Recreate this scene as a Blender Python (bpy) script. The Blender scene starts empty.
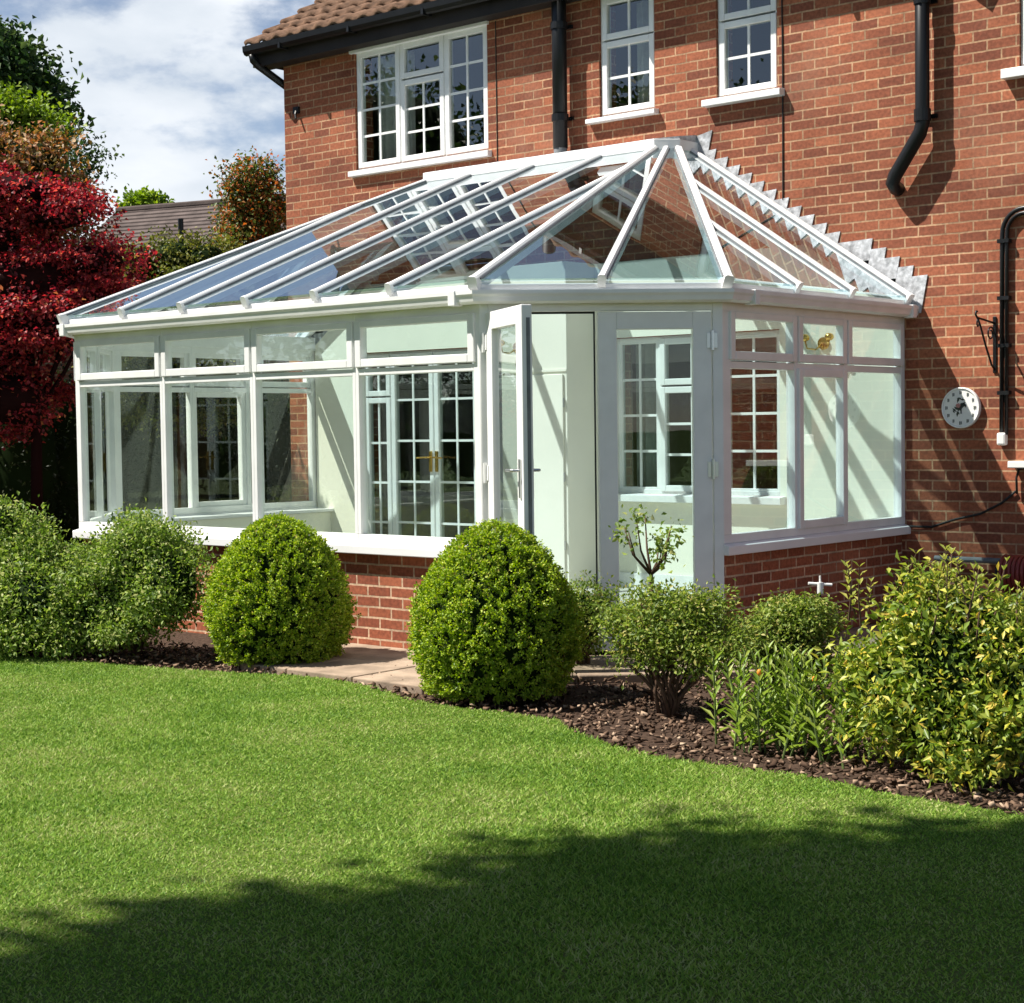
import bpy, math, random
import numpy as np
from mathutils import Vector, Matrix

S = bpy.context.scene
COL = S.collection
random.seed(7)

# ------------------------------------------------------------------ camera numbers
CAM = np.array([11.85, -11.935, 1.553])
F_PX, YAW, PITCH, ROLL = 1688.6, math.radians(40.686), math.radians(-2.558), math.radians(0.774)
fw = np.array([-math.sin(YAW) * math.cos(PITCH), math.cos(YAW) * math.cos(PITCH), math.sin(PITCH)])
rt = np.array([math.cos(YAW), math.sin(YAW), 0.0])
up = np.cross(rt, fw)
RV = math.cos(ROLL) * rt - math.sin(ROLL) * up
UV_ = math.cos(ROLL) * up + math.sin(ROLL) * rt
FWH = np.array([-math.sin(YAW), math.cos(YAW)])


def gp(u, d):
    """ground point d metres ahead of the viewpoint, u across the view"""
    p = CAM[:2] + d * FWH + (u - 512) / F_PX * d * rt[:2]
    return float(p[0]), float(p[1])


def hz(v, u, d):
    """height of something seen at height v at distance d"""
    return 1.553 - (v - (426 - .0135 * (u - 512))) * d / F_PX


SUN_T = Vector((1.1, 1.0, -2.1)).normalized()      # direction the light travels

# ------------------------------------------------------------------ materials
M = {}


def nt(name):
    m = bpy.data.materials.new(name)
    m.use_nodes = True
    t = m.node_tree
    t.nodes.clear()
    M[name] = m
    return m, t, t.nodes, t.links


def plain(name, col, rough=.5, spec=.4, var=.0, scale=8., bump=0., bscale=60., metal=0., emit=None, streak=False):
    m, t, N, L = nt(name)
    out = N.new('ShaderNodeOutputMaterial')
    b = N.new('ShaderNodeBsdfPrincipled')
    b.inputs['Base Color'].default_value = (*col, 1)
    b.inputs['Roughness'].default_value = rough
    b.inputs['Specular IOR Level'].default_value = spec
    b.inputs['Metallic'].default_value = metal
    L.new(b.outputs[0], out.inputs[0])
    if var or bump:
        g = N.new('ShaderNodeNewGeometry')
        mp = N.new('ShaderNodeMapping')
        L.new(g.outputs['Position'], mp.inputs[0])
        if streak:
            mp.inputs['Scale'].default_value = (1, 1, .12)
    if var:
        n = N.new('ShaderNodeTexNoise')
        n.inputs['Scale'].default_value = scale
        n.inputs['Detail'].default_value = 6
        L.new(mp.outputs[0], n.inputs['Vector'])
        r = N.new('ShaderNodeValToRGB')
        r.color_ramp.elements[0].position = .3
        r.color_ramp.elements[1].position = .7
        r.color_ramp.elements[0].color = (*[c * (1 - var) for c in col], 1)
        r.color_ramp.elements[1].color = (*[min(1, c * (1 + var)) for c in col], 1)
        L.new(n.outputs[0], r.inputs[0])
        L.new(r.outputs[0], b.inputs['Base Color'])
    if bump:
        n2 = N.new('ShaderNodeTexNoise')
        n2.inputs['Scale'].default_value = bscale
        n2.inputs['Detail'].default_value = 4
        L.new(mp.outputs[0], n2.inputs['Vector'])
        bp = N.new('ShaderNodeBump')
        bp.inputs['Strength'].default_value = bump
        bp.inputs['Distance'].default_value = .01
        L.new(n2.outputs[0], bp.inputs['Height'])
        L.new(bp.outputs[0], b.inputs['Normal'])
    return m


def brick(name, c1, c2, mortar, h, msize=.011, stain=.35):
    m, t, N, L = nt(name)
    out = N.new('ShaderNodeOutputMaterial')
    b = N.new('ShaderNodeBsdfPrincipled')
    b.inputs['Roughness'].default_value = .85
    b.inputs['Specular IOR Level'].default_value = .25
    uv = N.new('ShaderNodeUVMap')
    uv.uv_map = 'UVMap'
    # wobble the joints a little
    nz = N.new('ShaderNodeTexNoise')
    nz.inputs['Scale'].default_value = 9
    nz.inputs['Detail'].default_value = 3
    L.new(uv.outputs[0], nz.inputs['Vector'])
    sub = N.new('ShaderNodeVectorMath'); sub.operation = 'SUBTRACT'
    sub.inputs[1].default_value = (.5, .5, .5)
    L.new(nz.outputs['Color'], sub.inputs[0])
    sc = N.new('ShaderNodeVectorMath'); sc.operation = 'SCALE'
    sc.inputs['Scale'].default_value = .009
    L.new(sub.outputs[0], sc.inputs[0])
    ad = N.new('ShaderNodeVectorMath'); ad.operation = 'ADD'
    L.new(uv.outputs[0], ad.inputs[0]); L.new(sc.outputs[0], ad.inputs[1])
    k = N.new('ShaderNodeTexBrick')
    k.offset = .5; k.squash = 1
    k.inputs['Scale'].default_value = 1
    k.inputs['Brick Width'].default_value = .225
    k.inputs['Row Height'].default_value = h
    k.inputs['Mortar Size'].default_value = msize * .5
    k.inputs['Mortar Smooth'].default_value = .15
    k.inputs['Bias'].default_value = -.1
    k.inputs['Color1'].default_value = (0, 0, 0, 1)
    k.inputs['Color2'].default_value = (1, 1, 1, 1)
    k.inputs['Mortar'].default_value = (.5, .5, .5, 1)
    tone = N.new('ShaderNodeValToRGB')
    el = tone.color_ramp.elements
    el[0].position = .0; el[0].color = (c2[0] * .84, c2[1] * .84, c2[2] * .88, 1)
    el[1].position = 1.; el[1].color = (c1[0] * 1.10, c1[1] * 1.22, c1[2] * 1.25, 1)
    for p_, c_ in ((.18, c2), (.45, [(a + b_) / 2 for a, b_ in zip(c1, c2)]), (.8, c1)):
        x_ = el.new(p_); x_.color = (*c_, 1)
    # joints vary from pale to dirty
    nm = N.new('ShaderNodeTexNoise'); nm.inputs['Scale'].default_value = 3.5; nm.inputs['Detail'].default_value = 6
    L.new(uv.outputs[0], nm.inputs['Vector'])
    mt = N.new('ShaderNodeValToRGB')
    mt.color_ramp.elements[0].position = .33; mt.color_ramp.elements[0].color = (*[c * .55 for c in mortar], 1)
    mt.color_ramp.elements[1].position = .62; mt.color_ramp.elements[1].color = (*mortar, 1)
    L.new(nm.outputs[0], mt.inputs[0])
    bmix = N.new('ShaderNodeMix'); bmix.data_type = 'RGBA'
    L.new(ad.outputs[0], k.inputs['Vector'])
    # fine mottling of each brick and broad weather stains
    n1 = N.new('ShaderNodeTexNoise'); n1.inputs['Scale'].default_value = 38; n1.inputs['Detail'].default_value = 8
    L.new(uv.outputs[0], n1.inputs['Vector'])
    n2 = N.new('ShaderNodeTexNoise'); n2.inputs['Scale'].default_value = 1.1; n2.inputs['Detail'].default_value = 5
    L.new(uv.outputs[0], n2.inputs['Vector'])
    r1 = N.new('ShaderNodeMapRange'); r1.inputs[1].default_value = .3; r1.inputs[2].default_value = .7
    r1.inputs[3].default_value = .72; r1.inputs[4].default_value = 1.25
    L.new(n1.outputs[0], r1.inputs[0])
    r2 = N.new('ShaderNodeMapRange'); r2.inputs[1].default_value = .3; r2.inputs[2].default_value = .7
    r2.inputs[3].default_value = 1 - stain * .5; r2.inputs[4].default_value = 1 + stain * .4
    L.new(n2.outputs[0], r2.inputs[0])
    mu = N.new('ShaderNodeMath'); mu.operation = 'MULTIPLY'
    L.new(r1.outputs[0], mu.inputs[0]); L.new(r2.outputs[0], mu.inputs[1])
    vm = N.new('ShaderNodeVectorMath'); vm.operation = 'SCALE'
    L.new(k.outputs['Color'], tone.inputs[0])
    L.new(k.outputs['Fac'], bmix.inputs[0]); L.new(tone.outputs[0], bmix.inputs[6]); L.new(mt.outputs[0], bmix.inputs[7])
    L.new(bmix.outputs[2], vm.inputs[0]); L.new(mu.outputs[0], vm.inputs['Scale'])
    ef = N.new('ShaderNodeTexNoise'); ef.inputs['Scale'].default_value = .75; ef.inputs['Detail'].default_value = 9; ef.inputs['Roughness'].default_value = .7
    L.new(uv.outputs[0], ef.inputs['Vector'])
    er = N.new('ShaderNodeMapRange'); er.inputs[1].default_value = .53; er.inputs[2].default_value = .75; er.inputs[3].default_value = 0; er.inputs[4].default_value = .30
    L.new(ef.outputs[0], er.inputs[0])
    em = N.new('ShaderNodeMix'); em.data_type = 'RGBA'; em.inputs[7].default_value = (.42, .27, .19, 1)
    L.new(er.outputs[0], em.inputs[0]); L.new(vm.outputs[0], em.inputs[6])
    L.new(em.outputs[2], b.inputs['Base Color'])
    inv = N.new('ShaderNodeMath'); inv.operation = 'SUBTRACT'; inv.inputs[0].default_value = 1
    L.new(k.outputs['Fac'], inv.inputs[1])
    hh = N.new('ShaderNodeMath'); hh.operation = 'MULTIPLY_ADD'; hh.inputs[1].default_value = .25
    L.new(n1.outputs[0], hh.inputs[0]); L.new(inv.outputs[0], hh.inputs[2])
    bp = N.new('ShaderNodeBump'); bp.inputs['Strength'].default_value = .55; bp.inputs['Distance'].default_value = .006
    L.new(hh.outputs[0], bp.inputs['Height'])
    L.new(bp.outputs[0], b.inputs['Normal'])
    L.new(b.outputs[0], out.inputs[0])
    return m


def glass(name, tint, refl=(1, 1, 1), ior=1.5, rough=0.0, base=0.0):
    m, t, N, L = nt(name)
    out = N.new('ShaderNodeOutputMaterial')
    tr = N.new('ShaderNodeBsdfTransparent'); tr.inputs[0].default_value = (*tint, 1)
    gl = N.new('ShaderNodeBsdfGlossy'); gl.inputs['Color'].default_value = (*refl, 1)
    gl.inputs['Roughness'].default_value = rough
    fr = N.new('ShaderNodeFresnel'); fr.inputs['IOR'].default_value = ior
    # the two faces of a real pane wobble very slightly
    g = N.new('ShaderNodeNewGeometry')
    n = N.new('ShaderNodeTexNoise'); n.inputs['Scale'].default_value = 1.3
    L.new(g.outputs['Position'], n.inputs['Vector'])
    bp = N.new('ShaderNodeBump'); bp.inputs['Strength'].default_value = .05; bp.inputs['Distance'].default_value = .02
    L.new(n.outputs[0], bp.inputs['Height']); L.new(bp.outputs[0], gl.inputs['Normal'])
    ma = N.new('ShaderNodeMath'); ma.operation = 'MULTIPLY_ADD'
    ma.inputs[1].default_value = 1 - base; ma.inputs[2].default_value = base
    # back faces: pass straight through (one reflection per pane)
    bf = N.new('ShaderNodeMath'); bf.operation = 'SUBTRACT'; bf.inputs[0].default_value = 1
    L.new(g.outputs['Backfacing'], bf.inputs[1])
    # double glazing: four faces reflect, R = 4F / (1 + 3F)
    k4 = N.new('ShaderNodeMath'); k4.operation = 'MULTIPLY'; k4.inputs[1].default_value = 4
    k3 = N.new('ShaderNodeMath'); k3.operation = 'MULTIPLY_ADD'; k3.inputs[1].default_value = 3; k3.inputs[2].default_value = 1
    kd = N.new('ShaderNodeMath'); kd.operation = 'DIVIDE'
    L.new(fr.outputs[0], k4.inputs[0]); L.new(fr.outputs[0], k3.inputs[0])
    L.new(k4.outputs[0], kd.inputs[0]); L.new(k3.outputs[0], kd.inputs[1])
    L.new(kd.outputs[0], ma.inputs[0])
    m2 = N.new('ShaderNodeMath'); m2.operation = 'MULTIPLY'
    L.new(ma.outputs[0], m2.inputs[0]); L.new(bf.outputs[0], m2.inputs[1])
    mx = N.new('ShaderNodeMixShader')
    L.new(m2.outputs[0], mx.inputs[0]); L.new(tr.outputs[0], mx.inputs[1]); L.new(gl.outputs[0], mx.inputs[2])
    L.new(mx.outputs[0], out.inputs[0])
    return m


def leafmat(name, stops, trans=.35, rough=.5, spec=.3):
    """stops: list of (pos, colour) picked at random for every leaf"""
    m, t, N, L = nt(name)
    out = N.new('ShaderNodeOutputMaterial')
    g = N.new('ShaderNodeNewGeometry')
    r = N.new('ShaderNodeValToRGB')
    e = r.color_ramp.elements
    e[0].position, e[0].color = stops[0][0], (*stops[0][1], 1)
    e[1].position, e[1].color = stops[-1][0], (*stops[-1][1], 1)
    for p, c in stops[1:-1]:
        x = e.new(p); x.color = (*c, 1)
    L.new(g.outputs['Random Per Island'], r.inputs[0])
    b = N.new('ShaderNodeBsdfPrincipled')
    b.inputs['Roughness'].default_value = rough
    b.inputs['Specular IOR Level'].default_value = spec
    L.new(r.outputs[0], b.inputs['Base Color'])
    tl = N.new('ShaderNodeBsdfTranslucent')
    hs = N.new('ShaderNodeHueSaturation'); hs.inputs['Value'].default_value = 1.25; hs.inputs['Saturation'].default_value = 1.1
    L.new(r.outputs[0], hs.inputs['Color']); L.new(hs.outputs[0], tl.inputs[0])
    mx = N.new('ShaderNodeMixShader'); mx.inputs[0].default_value = trans
    L.new(b.outputs[0], mx.inputs[1]); L.new(tl.outputs[0], mx.inputs[2])
    L.new(mx.outputs[0], out.inputs[0])
    return m


brick('house_brick', (.33, .106, .053), (.235, .074, .040), (.50, .30, .175), .078, .0135, .45)
brick('wall_brick', (.36, .112, .056), (.26, .076, .040), (.62, .43, .29), .075, .0145, .3)
brick('far_brick', (.22, .08, .05), (.17, .06, .04), (.35, .25, .18), .078)
plain('white_frame', (.80, .80, .79), .33, .5, .06, 5, .03, 25)
plain('cill_white', (.84, .84, .85), .3, .5, .03, 3)
plain('plaster', (.84, .82, .71), .8, .2, .03, 2, .08, 40)
plain('inner_floor', (.55, .52, .45), .35, .4, .08, 4)
plain('room_dark', (.10, .09, .08), .9, .1)
plain('curtain', (.50, .51, .49), .9, .1, .1, 20)
plain('black_plastic', (.010, .0105, .0115), .36, .3, .25, 6, .05, 30, streak=True)
plain('soffit_dark', (.022, .017, .015), .6, .3, .3, 4)
plain('grey_pipe', (.16, .17, .18), .45, .4, .25, 8)
plain('lead', (.44, .45, .47), .55, .4, .45, 22, .35, 45, metal=.15)
plain('tile', (.17, .100, .066), .9, .15, .5, 9, .35, 90)
plain('far_tile', (.105, .082, .075), .9, .2, .35, 3, .3, 40)
plain('brass', (.65, .42, .12), .25, .5, metal=1)
plain('steel', (.6, .6, .6), .3, .5, metal=1)
plain('rubber', (.02, .02, .02), .6, .3)
plain('paving', (.30, .225, .165), .85, .2, .35, 5, .3, 60)
plain('soil', (.060, .038, .027), .95, .1, .5, 40, .6, 120)
plain('bark', (.11, .08, .055), .9, .1, .35, 20, .5, 60)
plain('dark_fence', (.05, .035, .028), .9, .1, .3, 8)
plain('hose_red', (.20, .028, .022), .42, .4, .15, 30)
plain('ceramic', (.80, .80, .77), .2, .5, .04, 10)
plain('ink', (.03, .04, .03), .4, .4)
plain('faded_ink', (.14, .15, .14), .5, .3)
plain('rose_pink', (.50, .24, .22), .5, .3)
plain('flower_white', (.85, .85, .80), .5, .3)
plain('flower_orange', (.75, .25, .03), .5, .3)
plain('twig', (.10, .06, .04), .85, .2, .3, 30)
plain('green_stem', (.10, .14, .04), .6, .3)
plain('shade_green', (.012, .022, .006), .95, .05)  # shade deep inside foliage, put into a near-black green
plain('shade_red', (.018, .006, .006), .95, .05)  # same painted shade for the maple: its core and its trunk
glass('clear_glass', (.945, .980, .960), (1, 1, 1), 1.30)
glass('house_glass', (.86, .90, .88), (1, .99, .97), 1.42)
glass('roof_glass', (.80, .895, .925), (.92, .97, 1.0), 1.5, base=.06)

# ground and lawn
def lawnmat(name, c1, c2, c3):
    m, t, N, L = nt(name)
    out = N.new('ShaderNodeOutputMaterial')
    b = N.new('ShaderNodeBsdfPrincipled'); b.inputs['Roughness'].default_value = .9
    b.inputs['Specular IOR Level'].default_value = .1
    g = N.new('ShaderNodeNewGeometry')
    n = N.new('ShaderNodeTexNoise'); n.inputs['Scale'].default_value = 1.4; n.inputs['Detail'].default_value = 8
    L.new(g.outputs['Position'], n.inputs['Vector'])
    n2 = N.new('ShaderNodeTexNoise'); n2.inputs['Scale'].default_value = 60; n2.inputs['Detail'].default_value = 4
    L.new(g.outputs['Position'], n2.inputs['Vector'])
    r = N.new('ShaderNodeValToRGB')
    r.color_ramp.elements[0].position = .3; r.color_ramp.elements[0].color = (*c1, 1)
    r.color_ramp.elements[1].position = .72; r.color_ramp.elements[1].color = (*c3, 1)
    x = r.color_ramp.elements.new(.5); x.color = (*c2, 1)
    mi = N.new('ShaderNodeMath'); mi.operation = 'MULTIPLY_ADD'; mi.inputs[1].default_value = .5
    h = N.new('ShaderNodeMath'); h.operation = 'MULTIPLY'; h.inputs[1].default_value = .5
    L.new(n.outputs[0], h.inputs[0]); L.new(n2.outputs[0], mi.inputs[0]); L.new(h.outputs[0], mi.inputs[2])
    L.new(mi.outputs[0], r.inputs[0]); L.new(r.outputs[0], b.inputs['Base Color'])
    bp = N.new('ShaderNodeBump'); bp.inputs['Strength'].default_value = .6; bp.inputs['Distance'].default_value = .02
    L.new(n2.outputs[0], bp.inputs['Height']); L.new(bp.outputs[0], b.inputs['Normal'])
    L.new(b.outputs[0], out.inputs[0])


lawnmat('lawn_soil', (.06, .095, .018), (.09, .13, .025), (.13, .14, .04))
lawnmat('ground_green', (.035, .06, .015), (.05, .08, .02), (.06, .08, .03))


def grassmat():
    m, t, N, L = nt('grass_blade')
    out = N.new('ShaderNodeOutputMaterial')
    g = N.new('ShaderNodeNewGeometry')
    r = N.new('ShaderNodeValToRGB')
    e = r.color_ramp.elements
    e[0].position = 0; e[0].color = (.095, .21, .020, 1)
    e[1].position = 1; e[1].color = (.43, .46, .17, 1)
    for p, c in ((.4, (.215, .37, .042, 1)), (.75, (.31, .45, .07, 1)), (.92, (.39, .47, .12, 1))):
        x = e.new(p); x.color = c
    n = N.new('ShaderNodeTexNoise'); n.inputs['Scale'].default_value = 1.7; n.inputs['Detail'].default_value = 6
    L.new(g.outputs['Position'], n.inputs['Vector'])
    mr = N.new('ShaderNodeMapRange'); mr.inputs[1].default_value = .3; mr.inputs[2].default_value = .7
    mr.inputs[3].default_value = -.26; mr.inputs[4].default_value = .26
    L.new(n.outputs[0], mr.inputs[0])
    ad = N.new('ShaderNodeMath'); ad.operation = 'ADD'; ad.use_clamp = True
    L.new(g.outputs['Random Per Island'], ad.inputs[0]); L.new(mr.outputs[0], ad.inputs[1])
    L.new(ad.outputs[0], r.inputs[0])
    b = N.new('ShaderNodeBsdfPrincipled'); b.inputs['Roughness'].default_value = .55
    b.inputs['Specular IOR Level'].default_value = .25
    L.new(r.outputs[0], b.inputs['Base Color'])
    tl = N.new('ShaderNodeBsdfTranslucent'); L.new(r.outputs[0], tl.inputs[0])
    mx = N.new('ShaderNodeMixShader'); mx.inputs[0].default_value = .38
    L.new(b.outputs[0], mx.inputs[1]); L.new(tl.outputs[0], mx.inputs[2]); L.new(mx.outputs[0], out.inputs[0])


grassmat()
leafmat('box_leaf', [(0, (.09, .17, .013)), (.35, (.235, .36, .028)), (.75, (.41, .53, .045)), (.97, (.58, .64, .11)), (1, (.45, .30, .12))], .38, .45)
leafmat('shrub_leaf', [(0, (.07, .13, .02)), (.5, (.19, .29, .045)), (.85, (.33, .41, .085)), (1, (.56, .56, .26))], .38)
leafmat('loose_leaf', [(0, (.08, .13, .02)), (.5, (.20, .29, .045)), (.85, (.35, .41, .085)), (1, (.52, .44, .15))], .38)
leafmat('gold_leaf', [(0, (.08, .14, .018)), (.45, (.20, .29, .04)), (.8, (.42, .46, .08)), (.95, (.70, .62, .12)), (1, (.80, .55, .12))], .38, .4)
leafmat('shoot_leaf', [(0, (.22, .27, .05)), (.6, (.34, .37, .08)), (1, (.52, .48, .13))], .4, .4)
leafmat('lily_leaf', [(0, (.14, .23, .03)), (.6, (.28, .40, .07)), (1, (.44, .50, .14))], .4, .4)
leafmat('maple_leaf', [(0, (.09, .012, .018)), (.4, (.23, .026, .036)), (.8, (.46, .055, .06)), (.97, (.62, .13, .10)), (1, (.45, .22, .08))], .42, .5)
leafmat('photinia_leaf', [(0, (.07, .08, .02)), (.4, (.22, .14, .04)), (.75, (.45, .17, .06)), (1, (.70, .55, .38))], .38)
leafmat('sycamore_leaf', [(0, (0.0195, 0.0455, 0.013)), (.6, (0.052, 0.104, 0.026)), (1, (0.117, 0.169, 0.052))], .3)
leafmat('lime_leaf', [(0, (0.108, 0.18, 0.018)), (.6, (0.204, 0.312, 0.03)), (1, (0.324, 0.396, 0.06))], .4)
leafmat('red_green_leaf', [(0, (0.04725, 0.081, 0.02025)), (.5, (0.1215, 0.1755, 0.0405)), (.75, (0.405, 0.135, 0.0405)), (.9, (0.648, 0.189, 0.0675)), (1, (0.216, 0.27, 0.081))], .35)
leafmat('hedge_leaf', [(0, (0.065, 0.091, 0.0156)), (.5, (0.13, 0.156, 0.026)), (1, (0.26, 0.247, 0.052))], .35)
leafmat('shade_leaf', [(0, (.010, .016, .006)), (.6, (.022, .035, .012)), (1, (.05, .06, .02))], .25)  # very dark tones put the shade under the maple into the leaves
leafmat('bark_chip', [(0, (.05, .030, .02)), (.5, (.12, .075, .05)), (.85, (.24, .155, .105)), (1, (.45, .33, .23))], 0, .9, .1)

# ------------------------------------------------------------------ mesh helpers


def lk(o):
    COL.objects.link(o)
    return o


def empty(name, loc, label=None, cat=None, group=None):
    o = lk(bpy.data.objects.new(name, None))
    o.location = loc
    o.empty_display_size = .1
    if label:
        o['label'] = label; o['category'] = cat
    if group:
        o['group'] = group
    return o


def tag(o, label=None, cat=None, group=None, kind=None):
    if label: o['label'] = label
    if cat: o['category'] = cat
    if group: o['group'] = group
    if kind: o['kind'] = kind
    return o


def world_loc(o):
    v = Vector((0, 0, 0))
    while o is not None:
        v += Vector(o.location)
        o = o.parent
    return v


class MB:
    """collects shapes in world metres; a frame (P0, e, n) lets walls be built in (along, outward, up)"""

    def __init__(s, P0=None, e=None, n=None):
        s.v = []; s.f = []
        s.fr = None if P0 is None else (np.array(P0, float), np.array(e, float), np.array(n, float))

    def pt(s, p):
        if s.fr is None:
            return tuple(p)
        P, e, n = s.fr
        q = P + e * p[0] + n * p[1]
        return (q[0], q[1], p[2])

    def add(s, vs, fs):
        k = len(s.v)
        s.v += [s.pt(p) for p in vs]
        s.f += [tuple(i + k for i in f) for f in fs]
        return s

    def box(s, a0, a1, b0, b1, c0, c1):
        a0, a1 = sorted((a0, a1)); b0, b1 = sorted((b0, b1)); c0, c1 = sorted((c0, c1))
        vs = [(a, b, c) for c in (c0, c1) for b in (b0, b1) for a in (a0, a1)]
        return s.add(vs, [(0, 2, 3, 1), (4, 5, 7, 6), (0, 1, 5, 4), (2, 6, 7, 3), (0, 4, 6, 2), (1, 3, 7, 5)])

    def prism(s, poly, off):
        """polygon (3-D points) pushed along off"""
        n = len(poly)
        vs = [tuple(p) for p in poly] + [tuple(np.array(p) + np.array(off)) for p in poly]
        fs = [tuple(range(n))[::-1], tuple(range(n, 2 * n))]
        fs += [(i, (i + 1) % n, (i + 1) % n + n, i + n) for i in range(n)]
        return s.add(vs, fs)

    def sweep(s, path, prof, closed_ends=True):
        """path: list of rings, each ring the list of 3-D points of the profile"""
        n = len(path[0]); k = len(path)
        vs = [p for r in path for p in r]
        fs = []
        for i in range(k - 1):
            for j in range(n):
                a = i * n + j; b = i * n + (j + 1) % n
                fs.append((a, b, b + n, a + n))
        if closed_ends:
            fs.append(tuple(range(n))[::-1]); fs.append(tuple(range((k - 1) * n, k * n)))
        return s.add(vs, fs)

    def tube(s, pts, r, seg=10, cap=True):
        pts = [np.array(s_, float) for s_ in pts]
        rs = r if isinstance(r, (list, tuple)) else [r] * len(pts)
        rings = []
        ref = None
        for i, p in enumerate(pts):
            a = pts[max(i - 1, 0)]; b = pts[min(i + 1, len(pts) - 1)]
            d = b - a; d = d / (np.linalg.norm(d) + 1e-9)
            if ref is None:
                ref = np.array([0, 0, 1.]) if abs(d[2]) < .9 else np.array([1., 0, 0])
            x = np.cross(d, ref); x /= np.linalg.norm(x) + 1e-9
            y = np.cross(d, x); ref = -y if np.dot(-y, ref) > 0 else y
            rings.append([tuple(p + rs[i] * (math.cos(t) * x + math.sin(t) * y)) for t in np.linspace(0, 2 * math.pi, seg, endpoint=False)])
        return s.sweep(rings, None, cap)

    def disc(s, c, r, y0, y1, seg=28, axis=1):
        def P(t, rr, h):
            a, b = rr * math.cos(t), rr * math.sin(t)
            return {0: (c[0] + h, c[1] + a, c[2] + b), 1: (c[0] + a, c[1] + h, c[2] + b), 2: (c[0] + a, c[1] + b, c[2] + h)}[axis]
        T = np.linspace(0, 2 * math.pi, seg, endpoint=False)
        return s.sweep([[P(t, r, y0) for t in T], [P(t, r, y1) for t in T]], None)

    def ball(s, c, r, seg=14, rings=9, sq=(1, 1, 1)):
        R = []
        for i in range(1, rings):
            a = math.pi * i / rings
            R.append([(c[0] + r * sq[0] * math.sin(a) * math.cos(t), c[1] + r * sq[1] * math.sin(a) * math.sin(t), c[2] - r * sq[2] * math.cos(a))
                      for t in np.linspace(0, 2 * math.pi, seg, endpoint=False)])
        return s.sweep(R, None)

    def beam(s, p0, p1, w, h0, h1, upv=(0, 0, 1)):
        p0 = np.array(p0, float); p1 = np.array(p1, float)
        d = p1 - p0; d /= np.linalg.norm(d)
        u = np.array(upv, float); u -= d * np.dot(u, d); u /= np.linalg.norm(u)
        x = np.cross(d, u)
        ring = lambda p: [tuple(p - x * w / 2 + u * h0), tuple(p + x * w / 2 + u * h0), tuple(p + x * w / 2 + u * (h1 - .012)),
                          tuple(p + x * w * .3 + u * h1), tuple(p - x * w * .3 + u * h1), tuple(p - x * w / 2 + u * (h1 - .012))]
        return s.sweep([ring(p0), ring(p1)], None)

    def build(s, name, mat, parent=None, bevel=0., smooth=False, kind=None):
        off = world_loc(parent) if parent else Vector((0, 0, 0))
        me = bpy.data.meshes.new(name)
        v = [(p[0] - off[0], p[1] - off[1], p[2] - off[2]) for p in s.v]
        me.from_pydata(v, [], s.f)
        import bmesh
        bm = bmesh.new(); bm.from_mesh(me)
        bmesh.ops.recalc_face_normals(bm, faces=bm.faces)
        uvl = bm.loops.layers.uv.new('UVMap')
        for f in bm.faces:
            n = f.normal
            if abs(n.z) > .8:
                for l in f.loops:
                    l[uvl].uv = (l.vert.co.x + off[0], l.vert.co.y + off[1])
            else:
                t = Vector((-n.y, n.x, 0)).normalized()
                if t.x < -1e-4 or (abs(t.x) <= 1e-4 and t.y < 0):
                    t = -t
                for l in f.loops:
                    q = l.vert.co + off
                    l[uvl].uv = (q.dot(t), q.z)
        bm.to_mesh(me); bm.free()
        if smooth:
            me.polygons.foreach_set('use_smooth', [True] * len(me.polygons))
        me.materials.append(M[mat])
        o = lk(bpy.data.objects.new(name, me))
        if parent:
            o.parent = parent
        if bevel:
            b = o.modifiers.new('bevel', 'BEVEL'); b.width = bevel; b.segments = 2; b.limit_method = 'ANGLE'
        if kind:
            o['kind'] = kind
        return o


def raw(name, V, Fc, nper, mat, parent=None, smooth=False):
    """big numpy mesh: V (n,3), Fc (m,nper)"""
    off = np.array(world_loc(parent)) if parent else np.zeros(3)
    me = bpy.data.meshes.new(name)
    V = (V - off).astype(np.float32)
    me.vertices.add(len(V)); me.vertices.foreach_set('co', V.ravel())
    m = len(Fc)
    me.loops.add(m * nper); me.loops.foreach_set('vertex_index', Fc.astype(np.int32).ravel())
    me.polygons.add(m)
    me.polygons.foreach_set('loop_start', np.arange(0, m * nper, nper, dtype=np.int32))
    me.polygons.foreach_set('loop_total', np.full(m, nper, dtype=np.int32))
    if smooth:
        me.polygons.foreach_set('use_smooth', np.ones(m, dtype=bool))
    me.update(calc_edges=True)
    me.materials.append(M[mat])
    o = lk(bpy.data.objects.new(name, me))
    if parent:
        o.parent = parent
    return o


def unit(a):
    return a / (np.linalg.norm(a, axis=1, keepdims=True) + 1e-9)


def leaf_geo(P, D, Nn, ln, wd, fold=.25):
    """leaves: base P, direction D, normal Nn, lengths, widths -> verts, quads (two quads folded along the rib)"""
    D = unit(D)
    Sx = unit(np.cross(D, Nn)); Nn = np.cross(Sx, D)
    ln = ln[:, None]; wd = wd[:, None]
    b = P
    t = P + D * ln - Nn * ln * .12
    m = P + D * ln * .5
    l = m + Sx * wd * .5 + Nn * wd * fold
    r = m - Sx * wd * .5 + Nn * wd * fold
    n = len(P)
    V = np.stack([b, l, t, r], 1).reshape(-1, 3)
    i = np.arange(n) * 4
    Fc = np.concatenate([np.stack([i, i + 1, i + 2], 1), np.stack([i, i + 2, i + 3], 1)])
    return V, Fc


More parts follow.
